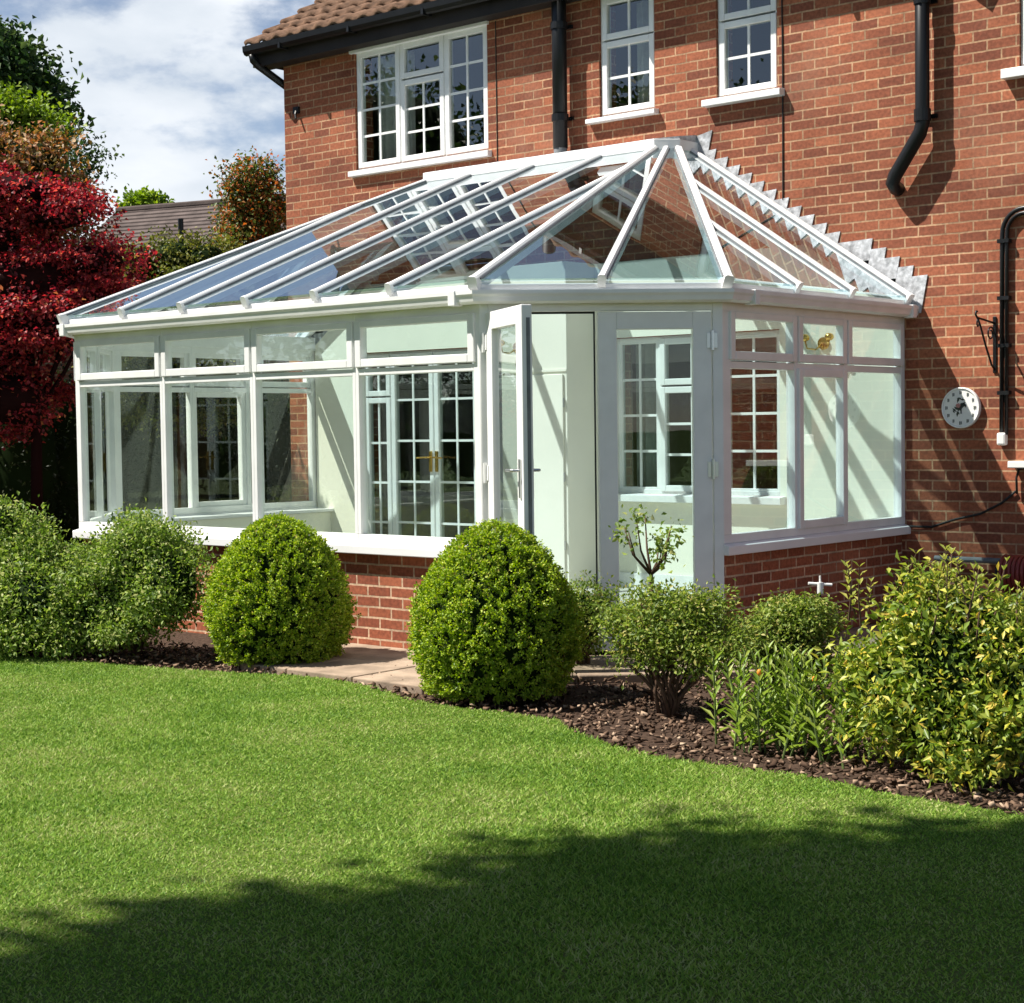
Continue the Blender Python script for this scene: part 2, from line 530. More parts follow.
def blob_points(rng, blobs, n, lo=.55, hi=1.0):
    w = np.array([b[6] if len(b) > 6 else b[3] * b[4] + b[3] * b[5] for b in blobs]); w = w / w.sum()
    k = rng.choice(len(blobs), n, p=w)
    B = np.array([b[:6] for b in blobs])[k]
    d = unit(rng.normal(size=(n, 3)))
    rad = rng.uniform(lo, hi, (n, 1))
    return B[:, :3] + d * B[:, 3:6] * rad, d


def lobes(blobs, seed, k=5, s0=.28, s1=.5, flat=.75):
    """break smooth crown lobes up with smaller ones pushed out of their surface"""
    rn = random.Random(seed)
    out = [tuple(b[:3]) + (b[3] * .88, b[4] * .88, b[5] * .88) for b in blobs]
    for b in blobs:
        for _ in range(k):
            v = Vector((rn.gauss(0, 1), rn.gauss(0, 1), rn.gauss(.15, .8))).normalized()
            f = rn.uniform(s0, s1)
            r_ = rn.uniform(.75, 1.08)
            out.append((b[0] + v.x * b[3] * r_, b[1] + v.y * b[4] * r_, b[2] + v.z * b[5] * r_, b[3] * f, b[4] * f, b[5] * f * flat))
    return out


def foliage(name, mat, blobs, clumps, per, size, spread, parent=None, seed=1, lo=.5, hi=1.02, aspect=.5, droop=0., upb=.3, zmin=.02):
    rng = np.random.default_rng(seed)
    C, d = blob_points(rng, blobs, clumps, lo, hi)
    P = np.repeat(C, per, 0); dd = np.repeat(d, per, 0)
    n = len(P)
    P = P + rng.normal(size=(n, 3)) * spread * np.array([1, 1, .7])
    D = unit(dd * .6 + rng.normal(size=(n, 3)) * .8 + np.array([0, 0, -droop]))
    Nn = unit(dd * .5 + rng.normal(size=(n, 3)) * .6 + np.array([0, 0, upb + .3]))
    ln = size * rng.uniform(.6, 1.3, n)
    ok = P[:, 2] > zmin
    V, Fc = leaf_geo(P[ok], D[ok], Nn[ok], ln[ok], ln[ok] * aspect * rng.uniform(.8, 1.2, ok.sum()))
    return raw(name, V, Fc, 3, mat, parent)


def stems(name, base, tips, r0, mat='twig', parent=None, seed=0, wob=.04):
    rng = random.Random(seed)
    m = MB()
    for t in tips:
        b = np.array(base) + np.array([rng.uniform(-.04, .04), rng.uniform(-.04, .04), 0])
        t = np.array(t)
        pts = []; rs = []
        for i in range(6):
            a = i / 5
            q = b * (1 - a) + t * a + np.array([rng.uniform(-wob, wob), rng.uniform(-wob, wob), .12 * math.sin(a * 3.1) * np.linalg.norm(t - b) * .5])
            if i == 0: q = b
            pts.append(q); rs.append(r0 * (1 - .75 * a))
        m.tube(pts, rs, 6)
    return m.build(name, mat, parent, smooth=True)


# ================================================================== SETTING
def sheet(name, poly, z, mat, kind='structure', thick=0.):
    m = MB()
    if thick:
        m.prism([(x, y, z - thick) for x, y in poly], (0, 0, thick))
    else:
        m.add([(x, y, z) for x, y in poly], [tuple(range(len(poly)))])
    o = m.build(name, mat)
    o['kind'] = kind
    return o


sheet('ground', [(-260, -260), (260, -260), (260, 260), (-260, 260)], -.06, 'ground_green')
LAWN_EDGE = [(-12, -6.4), (-4, -5.9), (.4, -5.5), (1.45, -5.36), (1.81, -5.3), (2.48, -5.18), (3.43, -5.0), (3.92, -4.83), (4.25, -4.78),
             (4.6, -4.85), (5.1, -5.04), (5.5, -5.10), (5.84, -5.07), (6.25, -5.08), (6.6, -5.33), (6.9, -5.48), (7.33, -5.58), (7.72, -5.56), (8.04, -5.53),
             (8.4, -5.62), (8.79, -5.64), (9.05, -5.66), (10, -5.8), (13, -6.3), (17, -7)]
sheet('lawn', LAWN_EDGE[::-1] + [(-12, -24), (22, -24), (22, -7.5)][:2] + [(17, -24)], 0.0, 'lawn_soil', thick=.05)
sheet('flower_bed', [(-12, -6.6), (17, -7.4), (17, -.5), (-12, -.5)], -.02, 'soil')
# paving round the conservatory
m = MB()
rngp = random.Random(3)


def slab(poly, z=.035):
    c = np.mean(np.array(poly), 0)
    q = [tuple(c + (np.array(p) - c) * .985) for p in poly]
    dz = rngp.uniform(-.004, .004)
    m.prism([(x, y, -.04) for x, y in q], (0, 0, .04 + z + dz))


for i in range(8, 11):
    x0 = -1.6 + i * .6
    slab([(x0, -4.22), (x0 + .6, -4.22), (x0 + .6, -3.64), (x0, -3.64)])
    if 3.7 < x0 + .6 and x0 < 4.7:
        slab([(x0, -4.8), (x0 + .6, -4.8), (x0 + .6, -4.22), (x0, -4.22)])
q = math.sqrt(.5)
for i in range(4):
    for j in range(2):
        s0, t0 = .0 + i * .5, .0 + j * .45
        P = lambda s_, t_: (4.5 + (s_ + t_) * q, -3.66 + (s_ - t_) * q)
        slab([P(s0, t0), P(s0 + .5, t0), P(s0 + .5, t0 + .45), P(s0, t0 + .45)])
for i in range(5):
    y0 = -2.5 + i * .52
    slab([(5.66, y0), (6.3, y0), (6.3, y0 + .52), (5.66, y0 + .52)], .03)
o = m.build('garden_path', 'paving', bevel=.008); o['kind'] = 'structure'

# grass blades: one sheet of stuff
rng = np.random.default_rng(5)
NB = 620000
gx = rng.uniform(-1.0, 12.0, NB * 2); gy = rng.uniform(-11.0, -4.7, NB * 2)
ex = np.array([p[0] for p in LAWN_EDGE]); ey = np.array([p[1] for p in LAWN_EDGE])
edge = np.interp(gx, ex, ey)
dv = (gx - CAM[0]) * FWH[0] + (gy - CAM[1]) * FWH[1]
lv = (gx - CAM[0]) * rt[0] + (gy - CAM[1]) * rt[1]
ok = (gy < edge + .02 * rng.normal(size=len(gx))) & (dv > 3.2) & (np.abs(lv) < dv * .40 + .8)
gx, gy, dv = gx[ok][:NB], gy[ok][:NB], dv[ok][:NB]
n = len(gx)
hgt = rng.uniform(.007, .018, n) * (1 + .2 * np.sin(gx * 2.1 + gy * 1.3)); wdt = rng.uniform(.003, .0055, n) * (.7 + dv * .06)
an = rng.uniform(0, 2 * math.pi, n); le = rng.uniform(.2, 1.9, n) * hgt; la = rng.uniform(0, 2 * math.pi, n)
P = np.stack([gx, gy, np.full(n, -.002)], 1)
sx = np.stack([np.cos(an), np.sin(an), np.zeros(n)], 1) * wdt[:, None]
tip = P + np.stack([np.cos(la) * le, np.sin(la) * le, hgt], 1)
V = np.stack([P - sx, P + sx, tip], 1).reshape(-1, 3)
Fc = np.arange(3 * n).reshape(n, 3)
o = raw('grass', V, Fc, 3, 'grass_blade')
tag(o, 'short mown green grass blades covering the lawn', 'grass', kind='stuff')

# bark chips on the bed
rng = np.random.default_rng(8)
n = 19000
cx = rng.uniform(-1, 10.5, n); cy = rng.uniform(-5.9, -2.2, n)
ok = cy > np.interp(cx, ex, ey) - .03
ok &= ~((cy > -4.24) & (cx < 5.2)) & ~((cx > 5.2) & (cx - cy > 9.75) & (cx - cy < 0))
cx, cy = cx[ok], cy[ok]; n = len(cx)
C = np.stack([cx, cy, rng.uniform(-.015, .02, n)], 1)
A = unit(rng.normal(size=(n, 3)) * np.array([1, 1, .45])) * rng.uniform(.008, .028, (n, 1))
B = unit(np.cross(A, rng.normal(size=(n, 3)))) * rng.uniform(.005, .015, (n, 1))
Hh = unit(np.cross(A, B)) * rng.uniform(.003, .009, (n, 1))
V = np.stack([C - A - B, C + A - B * .7, C + A * .8 + B, C - A * .9 + B * .8, C - A * .5 - B * .5 + Hh, C + A * .5 + B * .4 + Hh], 1).reshape(-1, 3)
i = np.arange(n) * 6
Fc = np.concatenate([np.stack(t, 1) for t in ((i, i + 1, i + 4), (i + 1, i + 5, i + 4), (i + 1, i + 2, i + 5), (i + 2, i + 3, i + 5), (i + 3, i + 4, i + 5), (i + 3, i, i + 4), (i, i + 3, i + 2), (i, i + 2, i + 1))])
o = raw('bark_chips', V, Fc, 3, 'bark_chip')
tag(o, 'loose brown bark chips scattered over the flower bed', 'bark chips', kind='stuff')

# ================================================================== HOUSE
HX0, HX1, HD, HZ = -1.46, 10.4, 7.0, 5.36
house = empty('brick_house', (4.4, 0, 0), 'red brick house with tiled roof and white windows behind the conservatory', 'house')
HOLES = [(-.38, 1.17, .14, 2.30), (2.80, 4.50, .95, 2.31), (-.41, 1.36, 4.13, 5.31), (2.67, 3.27, 4.26, 5.31), (3.90, 4.49, 4.26, 5.31), (6.55, 7.75, 4.13, 5.31)]


def wall_grid(m, x0, x1, z0, z1, holes, y0, y1):
    xs = sorted({x0, x1, *[h[0] for h in holes], *[h[1] for h in holes]})
    zs = sorted({z0, z1, *[h[2] for h in holes], *[h[3] for h in holes]})
    inh = lambda a, b: any(h[0] < a < h[1] and h[2] < b < h[3] for h in holes)
    for i in range(len(xs) - 1):
        for j in range(len(zs) - 1):
            if inh((xs[i] + xs[i + 1]) / 2, (zs[j] + zs[j + 1]) / 2):
                continue
            a, b, c, d = xs[i], xs[i + 1], zs[j], zs[j + 1]
            m.add([(a, y0, c), (b, y0, c), (b, y0, d), (a, y0, d)], [(0, 1, 2, 3)])
            m.add([(a, y1, c), (b, y1, c), (b, y1, d), (a, y1, d)], [(3, 2, 1, 0)])
    for a, b, c, d in holes + [(x0, x1, z0, z1)]:
        m.add([(a, y0, c), (b, y0, c), (b, y1, c), (a, y1, c)], [(0, 1, 2, 3)])
        m.add([(a, y0, d), (b, y0, d), (b, y1, d), (a, y1, d)], [(3, 2, 1, 0)])
        m.add([(a, y0, c), (a, y1, c), (a, y1, d), (a, y0, d)], [(0, 1, 2, 3)])
        m.add([(b, y0, c), (b, y1, c), (b, y1, d), (b, y0, d)], [(3, 2, 1, 0)])


m = MB()
wall_grid(m, HX0, HX1, -.05, HZ, HOLES, 0, .25)
RS = .60    # roof slope
m.prism([(HX0, .25, -.05), (HX0, HD, -.05), (HX0, HD, HZ), (HX0, HD / 2, HZ + RS * HD / 2), (HX0, .25, HZ)], (.25, 0, 0))
m.prism([(HX1 - .25, .25, -.05), (HX1 - .25, HD, -.05), (HX1 - .25, HD, HZ), (HX1 - .25, HD / 2, HZ + RS * HD / 2), (HX1 - .25, .25, HZ)], (.25, 0, 0))
m.box(HX0 + .25, HX1 - .25, HD - .25, HD, -.05, HZ)
m.build('wall', 'house_brick', house)
m = MB()
m.box(HX0 + .26, HX1 - .26, .26, HD - .26, .05, .13)
m.box(HX0 + .26, HX1 - .26, .5, HD - .26, 2.55, 2.7)
m.box(HX0 + .26, HX1 - .26, 3.0, 3.1, .13, 5.3)
m.box(2.2, 2.3, .27, 3.0, 2.7, 5.3)
m.box(HX0 + .255, HX0 + .28, .26, 3.0, .14, 5.3)
m.box(HX0 + .26, HX1 - .26, .262, 2.99, 5.28, 5.31)
m.build('room', 'room_dark', house)

# tiled roof: corrugated tile courses
rng = np.random.default_rng(4)
y, z = -.30, 5.50
courses = []
gauge = .29
nw = int((HX1 + .5 - (HX0 - .24)) / .21)
VV = []; FF = []
xx = HX0 - .24 + np.arange(nw * 8 + 1) * .21 / 8
prof = .024 * np.maximum(np.sin(np.arange(nw * 8 + 1) / 8 * 2 * math.pi), -.3)
K = 0
slope_len = math.hypot(1, RS)
ncourse = int((HD / 2 + .3) * slope_len / gauge) + 1
for c in range(ncourse):
    s0 = c * gauge; s1 = s0 + gauge + .03
    jit = rng.uniform(-.004, .004, nw)[np.minimum(np.arange(nw * 8 + 1) // 8, nw - 1)]
    for (s_, lift) in ((s0, .050), (s1, .006)):
        yy = y + s_ / slope_len; zz = z + s_ * RS / slope_len
        VV.append(np.stack([xx, np.full_like(xx, yy) - (prof + lift) * RS / slope_len, zz + (prof + lift + jit) / slope_len], 1))
    yy = y + s0 / slope_len; zz = z + s0 * RS / slope_len      # front lip of the course
    VV.append(np.stack([xx, np.full_like(xx, yy) - (prof + .012) * RS / slope_len + .006, zz + (prof + .008 + jit - .004) / slope_len], 1))
    n = len(xx)
    i = np.arange(n - 1)
    FF.append(np.stack([K + i, K + i + 1, K + n + i + 1, K + n + i], 1))
    FF.append(np.stack([K + 2 * n + i, K + 2 * n + i + 1, K + i + 1, K + i], 1))
    K += 3 * n
roof = raw('roof', np.concatenate(VV), np.concatenate(FF), 4, 'tile', house)
m = MB()   # rear slope, bedding and ridge under the tiles
yr = HD / 2; zr = HZ + RS * HD / 2 + .10
m.prism([(HX0 - .22, -.26, 5.46), (HX0 - .22, yr, zr - .03), (HX0 - .22, HD + .3, 5.46), (HX0 - .22, HD + .3, 5.52), (HX0 - .22, yr, zr + .02), (HX0 - .22, -.26, 5.50)], (HX1 - HX0 + .6, 0, 0))
m.build('roof_deck', 'far_tile', house)
m = MB()
m.tube([(HX0 - .26, yr, zr + .05), (HX1 + .4, yr, zr + .05)], .12, 12)
m.build('ridge_tile', 'tile', house)
# eaves: soffit, fascia, gutter
m = MB()
m.box(HX0 - .22, HX1 + .3, -.20, .02, 5.315, 5.335)
m.box(HX0 - .22, HX1 + .3, -.225, -.195, 5.30, 5.49)
m.prism([(HX0 - .215, -.2, 5.336), (HX0 - .215, .3, 5.336), (HX0 - .215, .3, 5.79), (HX0 - .215, -.2, 5.49)], (.02, 0, 0))
m.build('soffit', 'soffit_dark', house)
m = MB()
prof = [(-.23, 5.505), (-.235, 5.45), (-.255, 5.42), (-.285, 5.41), (-.315, 5.42), (-.335, 5.45), (-.34, 5.505), (-.325, 5.505), (-.32, 5.455), (-.285, 5.425), (-.25, 5.455), (-.245, 5.505)]
m.sweep([[(x, a, b) for a, b in prof] for x in (HX0 - .25, HX1 + .35)], None)
for x in np.arange(HX0 + .3, HX1, 1.0):
    m.box(x, x + .03, -.345, -.225, 5.405, 5.46)
m.build('gutter', 'black_plastic', house)


def downpipe(name, pts, r, collars):
    m = MB()
    m.tube(pts, r, 14)
    o = m.build(name, 'black_plastic', house, smooth=True)
    for p, l in collars:
        c = MB()
        c.disc(p, r * 1.16, -l / 2, l / 2, 16, 2)
        c.box(p[0] - .012, p[0] + .012, p[1], -.002, p[2] - .012, p[2] + .012)
        c.box(p[0] - .075, p[0] + .075, -.03, -.004, p[2] - .015, p[2] + .015)
        c.build('pipe_bracket', 'black_plastic', o)
    return o


downpipe('soil_pipe', [(2.31, -.11, 5.9), (2.31, -.11, 4.02)], .066, [((2.31, -.11, 4.29), .06), ((2.31, -.11, 5.1), .06)])
m = MB(); m.tube([(2.31, -.11, 4.262), (2.31, -.11, 3.6)], .060, 14); m.build('soil_pipe', 'grey_pipe', house, smooth=True)
downpipe('downpipe', [(5.83, -.11, 6.0), (5.83, -.11, 3.80), (5.81, -.11, 3.73), (5.60, -.11, 3.43), (5.575, -.10, 3.38), (5.57, -.04, 3.345), (5.57, .02, 3.34)], .055, [((5.83, -.11, 3.86), .09), ((5.83, -.11, 4.72), .06)])
m = MB(); m.tube([(5.86, -.12, 5.40), (6.10, -.12, 5.00), (6.15, -.12, 4.94), (6.19, -.12, 5.02), (6.19, -.12, 5.7)], .055, 14); m.build('branch_pipe', 'black_plastic', house, smooth=True)
m = MB(); m.tube([(-1.62, -.285, 5.42), (-1.62, -.27, 5.36), (-1.60, -.22, 5.31), (-1.54, .12, 5.13), (-1.53, .16, 5.08), (-1.53, .16, .1)], .04, 12); m.build('downpipe', 'black_plastic', house, smooth=True)
# movement joints / thin cable lines
m = MB()
m.tube([(4.54, -.006, 5.3), (4.545, -.006, 4.4), (4.54, -.006, 3.36)], .006, 6)
m.build('wall_cable', 'rubber', house)
m = MB(); m.tube([(1.47, -.004, 5.3), (1.47, -.004, 3.99)], .005, 6); m.build('wall_cable', 'rubber', house)
m = MB(); m.tube([(-1.26, -.005, 4.87), (-1.24, -.05, 4.79), (-1.22, -.06, 4.74)], .012, 6); m.box(-1.30, -1.22, -.03, .0, 4.80, 4.87); m.build('wall_bracket', 'black_plastic', house)
m = MB(); m.tube([(4.88, -.002, 3.02), (4.90, -.03, 3.06), (4.93, -.035, 3.0), (4.935, -.03, 2.93)], .007, 6); m.build('wall_hook', 'rubber', house)


def georgian(parent, x0, x1, z0, z1, lights, yf=.03, mat='white_frame', sill=None, gname='glass'):
    """lights: (x0,x1,z0,z1,nx,nz,sash) outer limits of each opening light"""
    m = MB()
    fwid = .035
    m.box(x0, x0 + fwid, yf, yf + .07, z0, z1); m.box(x1 - fwid, x1, yf, yf + .07, z0, z1)
    m.box(x0 + fwid, x1 - fwid, yf, yf + .07, z0, z0 + fwid); m.box(x0 + fwid, x1 - fwid, yf, yf + .07, z1 - fwid, z1)
    for a in sorted({l[0] for l in lights})[1:]:
        m.box(a - .02, a + .02, yf + .002, yf + .068, z0 + fwid, z1 - fwid)
    w = m.build('window', mat, parent, bevel=.004)
    for a, b, c, d, nx, nz, sash in lights:
        s_ = .062 if sash else .045
        m = MB()
        ya, yb = (yf - .012, yf + .055) if sash else (yf + .006, yf + .06)
        m.box(a + .008, a + s_, ya, yb, c + .008, d - .008); m.box(b - s_, b - .008, ya, yb, c + .008, d - .008)
        m.box(a + s_, b - s_, ya, yb, c + .008, c + s_); m.box(a + s_, b - s_, ya, yb, d - s_, d - .008)
        cs = m.build('sash', mat, w, bevel=.005)
        m = MB()
        bw = .011
        for i in range(1, nx):
            x = a + s_ + (b - a - 2 * s_) * i / nx
            m.box(x - bw, x + bw, ya + .02, ya + .034, c + s_ - .002, d - s_ + .002)
        for j in range(1, nz):
            z_ = c + s_ + (d - c - 2 * s_) * j / nz
            m.box(a + s_ - .002, b - s_ + .002, ya + .022, ya + .036, z_ - bw, z_ + bw)
        if m.v:
            m.build('glazing_bar', mat, w)
        m = MB(); m.box(a + s_ - .004, b - s_ + .004, ya + .025, ya + .031, c + s_ - .004, d - s_ + .004)
        m.build(gname, 'house_glass', w)
    if sill:
        m = MB()
        a, b, c, d, pr = sill
        m.prism([(a, -pr, c), (a, -pr, d - .012), (a, yf + .01, d), (a, yf + .01, c)], (b - a, 0, 0))
        m.build('sill', mat, w, bevel=.004)
    return w


georgian(house, -.41, 1.36, 4.13, 5.31, [(-.40, .20, 4.14, 5.30, 2, 4, True), (.20, .79, 4.14, 4.94, 2, 3, True), (.20, .79, 4.94, 5.30, 1, 1, True), (.79, 1.35, 4.14, 5.30, 2, 4, True)], sill=(-.47, 1.40, 4.065, 4.13, .06))
m = MB(); m.box(-.45, 1.385, -.035, .02, 5.285, 5.312); m.build('window_head', 'white_frame', house)
georgian(house, 2.67, 3.27, 4.26, 5.31, [(2.68, 3.26, 4.27, 4.92, 2, 2, True), (2.68, 3.26, 4.92, 5.30, 2, 1, True)], sill=(2.56, 3.31, 4.21, 4.26, .07))
georgian(house, 3.90, 4.49, 4.26, 5.31, [(3.91, 4.48, 4.27, 4.89, 2, 2, True), (3.91, 4.48, 4.89, 5.30, 2, 1, True)], sill=(3.80, 4.56, 4.195, 4.26, .08))
georgian(house, 6.55, 7.75, 4.13, 5.31, [(6.56, 7.15, 4.14, 5.30, 2, 4, True), (7.15, 7.74, 4.14, 5.30, 2, 4, True)], sill=(6.44, 7.8, 4.05, 4.13, .08))
georgian(house, 2.80, 4.50, .95, 2.31, [(2.81, 3.27, .96, 2.30, 2, 4, False), (3.27, 3.93, .96, 1.88, 2, 3, True), (3.27, 3.93, 1.88, 2.30, 2, 1, True), (3.93, 4.49, .96, 2.30, 2, 4, False)], sill=(2.74, 4.56, .88, .952, .11))
# french doors with a side light
fd = georgian(house, -.38, 1.17, .14, 2.30, [(-.37, .0, .15, 1.86, 2, 4, True), (-.37, .0, 1.86, 2.29, 2, 1, True), (.0, .585, .15, 2.29, 2, 5, True), (.585, 1.16, .15, 2.29, 2, 5, True)])
fd.name = 'french_doors'
for sx_, x in ((-1, .545), (1, .625)):
    m = MB()
    m.box(x - .016, x + .016, .0, .017, 1.12, 1.32)
    m.tube([(x, .0, 1.26), (x, -.045, 1.26), (x + sx_ * .02, -.055, 1.26), (x + sx_ * .13, -.055, 1.255)], .009, 8)
    m.build('handle', 'brass', fd, bevel=.002)

# curtains behind the windows
def curtain(x0, x1, z0, z1, label, y=.22, group=None):
    m = MB()
    n = int((x1 - x0) / .02) + 2
    xs = np.linspace(x0, x1, n)
    pts = [(x, y + .025 * math.sin(x * 55) + .01 * math.sin(x * 23)) for x in xs]
    m.prism([(a, b, z0) for a, b in pts] + [(a, b + .006, z0) for a, b in pts[::-1]], (0, 0, z1 - z0))
    o = m.build('curtain', 'curtain')
    tag(o, label, 'curtain')
    return o


curtain(-.36, .12, 4.18, 5.28, 'pale curtain behind left casement of the wide upstairs window', .3)
curtain(2.86, 3.20, 4.3, 5.28, 'pale net behind the upstairs window nearest the thick black pipe', .3)
curtain(2.83, 3.10, 1.0, 2.28, 'grey curtain behind ground floor window seen through the closed glass door', .3)
curtain(4.28, 4.44, 1.0, 2.28, 'narrow grey curtain behind the ground floor window seen through the side glazing', .3)
curtain(-.34, -.18, .2, 2.28, 'grey curtain behind side light of the french doors', .3)

# ================================================================== CONSERVATORY
D, X1, XR = 3.668, 4.485, 5.62
C_ = XR - X1
PATH = [(-C_, 0), (-C_, -D + C_), (0, -D), (X1, -D), (XR, -D + C_), (XR, 0)]
cons = empty('conservatory', (2.24, -1.8, 0), 'white framed glazed conservatory with hipped glass roof on low brick wall', 'conservatory')


def frame_of(i):
    a = np.array(PATH[i], float); b = np.array(PATH[i + 1], float)
    e = (b - a); Ln = np.linalg.norm(e); e = e / Ln
    return a, e, np.array([e[1], -e[0]]), Ln


def offp(t, i0=0, i1=5):
    """mitred path offset outward by t, points i0..i1"""
    out = []
    for i in range(i0, i1 + 1):
        if i == 0:
            a, e, n, Ln = frame_of(0); out.append(a + n * t)
        elif i == 5:
            a, e, n, Ln = frame_of(4); out.append(np.array(PATH[5]) + n * t)
        else:
            _, e1, n1, _ = frame_of(i - 1); _, e2, n2, _ = frame_of(i)
            b = n1 + n2; b = b / np.linalg.norm(b)
            out.append(np.array(PATH[i]) + b * t / np.dot(b, n1))
    return out


def ring(m, prof, i0, i1):
    """extrude (t, z) profile along the mitred path"""
    offs = [offp(t, i0, i1) for t, _ in prof]
    rings = [[(offs[k][j][0], offs[k][j][1], prof[k][1]) for k in range(len(prof))] for j in range(i1 - i0 + 1)]
    m.sweep(rings, None)


for i0, i1 in ((0, 3), (4, 5)):
    m = MB(); ring(m, [(-.028, -.05), (-.028, .68), (-.27, .68), (-.27, -.05)], i0, i1); m.build('dwarf_wall', 'wall_brick', cons)
    m = MB(); ring(m, [(-.272, .12), (-.272, .70), (-.285, .70), (-.285, .12)], i0, i1); m.build('inner_plaster', 'plaster', cons)
    m = MB(); ring(m, [(.05, .675), (.052, .735), (-.01, .752), (-.075, .752), (-.075, .675)], i0, i1); m.build('cill', 'cill_white', cons, bevel=.006)
    m = MB(); ring(m, [(-.072, .705), (-.072, .735), (-.33, .735), (-.33, .705)], i0, i1); m.build('window_board', 'cill_white', cons, bevel=.006)

FR = 'white_frame'


def panel(i, s0, s1, jl=.032, jr=.032, lower_sash=False, nofan=False):
    a, e, n, Ln = frame_of(i)
    mk = lambda: MB(a, e, n)
    zb, zt = .752, 2.36
    m = mk()
    m.box(s0, s1, -.07, 0, zb, .81)
    m.box(s0, s0 + jl, -.07, 0, .81, 2.30); m.box(s1 - jr, s1, -.07, 0, .81, 2.30)
    m.box(s0 + jl, s1 - jr, -.069, -.002, 1.918, 1.966)
    m.box(s0, s1, -.07, 0, 2.29, zt)
    w = m.build('window', FR, cons, bevel=.004)
    # fanlight sash
    m = mk()
    x0, x1, z0, z1, k = s0 + .012, s1 - .012, 1.974, 2.296, .058
    if jl > .04: x0 = s0 + jl - .02
    if jr > .04: x1 = s1 - jr + .02
    m.box(x0, x0 + k, -.05, .018, z0, z1); m.box(x1 - k, x1, -.05, .018, z0, z1)
    m.box(x0 + k, x1 - k, -.05, .018, z0, z0 + k); m.box(x0 + k, x1 - k, -.05, .018, z1 - k * .8, z1)
    m.build('fanlight_sash', FR, w, bevel=.006)
    m = mk(); m.box(x0 + k - .005, x1 - k + .005, -.03, -.012, z0 + k - .005, z1 - k * .8 + .005); m.build('glass', 'clear_glass', w)
    m = mk()
    if lower_sash:
        z0, z1 = .80, 1.930
        m.box(x0, x0 + k, -.05, .018, z0, z1); m.box(x1 - k, x1, -.05, .018, z0, z1)
        m.box(x0 + k, x1 - k, -.05, .018, z0, z0 + k); m.box(x0 + k, x1 - k, -.05, .018, z1 - k, z1)
        m.build('casement_sash', FR, w, bevel=.006)
        m = mk(); m.box(x0 + k - .005, x1 - k + .005, -.03, -.012, z0 + k - .005, z1 - k + .005); m.build('glass', 'clear_glass', w)
    else:
        m.box(s0 + jl - .005, s1 - jr + .005, -.045, -.027, .805, 1.923); m.build('glass', 'clear_glass', w)
    return w


for k, (s0, s1) in enumerate(((0, 1.148), (1.148, 2.223), (2.223, 3.316), (3.316, X1))):
    panel(2, s0, s1, .06 if k == 0 else .032, .06 if k == 3 else .032)
Lf = math.hypot(C_, C_)
panel(1, 0, Lf / 2, .06, .032); panel(1, Lf / 2, Lf, .032, .06)
Ls = D - C_
for i in (0, 4):
    b = [0, .93, 1.625, Ls]
    if i == 0:
        b = [0, Ls - 1.625, Ls - .93, Ls]
    for k in range(3):
        panel(i, b[k], b[k + 1], .095 if (i == 4 and k == 0) else (.06 if k == 0 else .025), .095 if (i == 0 and k == 2) else (.06 if k == 2 else .025), lower_sash=(k == 1))

# door facet
a, e, n_, Lq = frame_of(3)
fr = lambda: MB(a, e, n_)
m = fr()
m.box(0, .055, -.07, 0, .10, 2.36); m.box(Lq - .065, Lq, -.07, 0, .10, 2.36)
m.box(.055, Lq - .065, -.07, 0, 2.30, 2.36)
m.box(.055, Lq - .065, -.08, .03, .06, .125)
df = m.build('door_frame', FR, cons, bevel=.004)
m = fr(); m.box(.055, .765, -.074, -.06, 2.287, 2.30); m.box(.755, .765, -.074, -.06, .125, 2.287); m.build('door_seal', 'rubber', df)


def door_leaf(name, P0, ee, nn, w, hinge_left, handle):
    mk = lambda: MB(P0, ee, nn)
    k = .125
    z0, z1 = .13, 2.292
    m = mk()
    m.box(0, k, -.06, .008, z0, z1); m.box(w - k, w, -.06, .008, z0, z1)
    m.box(k, w - k, -.06, .008, z0, z0 + .19); m.box(k, w - k, -.06, .008, z1 - .115, z1)
    d = m.build(name, FR, cons, bevel=.006)
    m = mk(); m.box(k - .006, w - k + .006, -.032, -.016, z0 + .184, z1 - .109); m.build('glass', 'clear_glass', d)
    for z_ in (.35, 1.25, 2.10):
        x = (-.012 if hinge_left else w + .004)
        m = mk()
        m.tube([(x, .022, z_ - .065), (x, .022, z_ + .065)], .012, 8)
        m.box(x - .035, x + .035, .006, .014, z_ - .05, z_ + .05)
        m.build('hinge', FR if hinge_left else 'steel', d)
    if handle:
        m = mk()
        x = w - .05
        for t0, sg in ((.008, 1), (-.06, -1)):
            m.box(x - .014, x + .014, t0, t0 + sg * .012, 1.11, 1.35)
            m.tube([(x, t0, 1.28), (x, t0 + sg * .05, 1.28), (x - .015, t0 + sg * .058, 1.28), (x - .125, t0 + sg * .058, 1.28)], .0095, 8)
        m.build('handle', 'steel', d, bevel=.002)
        m = mk()
        m.box(w - .002, w + .003, -.045, -.022, z0 + .08, z1 - .08)
        for z_ in (.35, .75, 1.1, 1.3, 1.75, 2.1):
            m.box(w - .002, w + .008, -.04, -.027, z_, z_ + .05)
        m.build('lock_strip', 'grey_pipe', d)
    return d


door_leaf('door', a + e * .775, e, n_, .755, False, False)
al = math.radians(-32.3)
e2 = np.array([math.cos(al), math.sin(al)]); n2 = np.array([e2[1], -e2[0]])
od = door_leaf('door', a + e * .045 + n_ * .035, e2, n2, .775, True, True)
od['label'] = 'open glazed door leaf swung outward with lever handle'

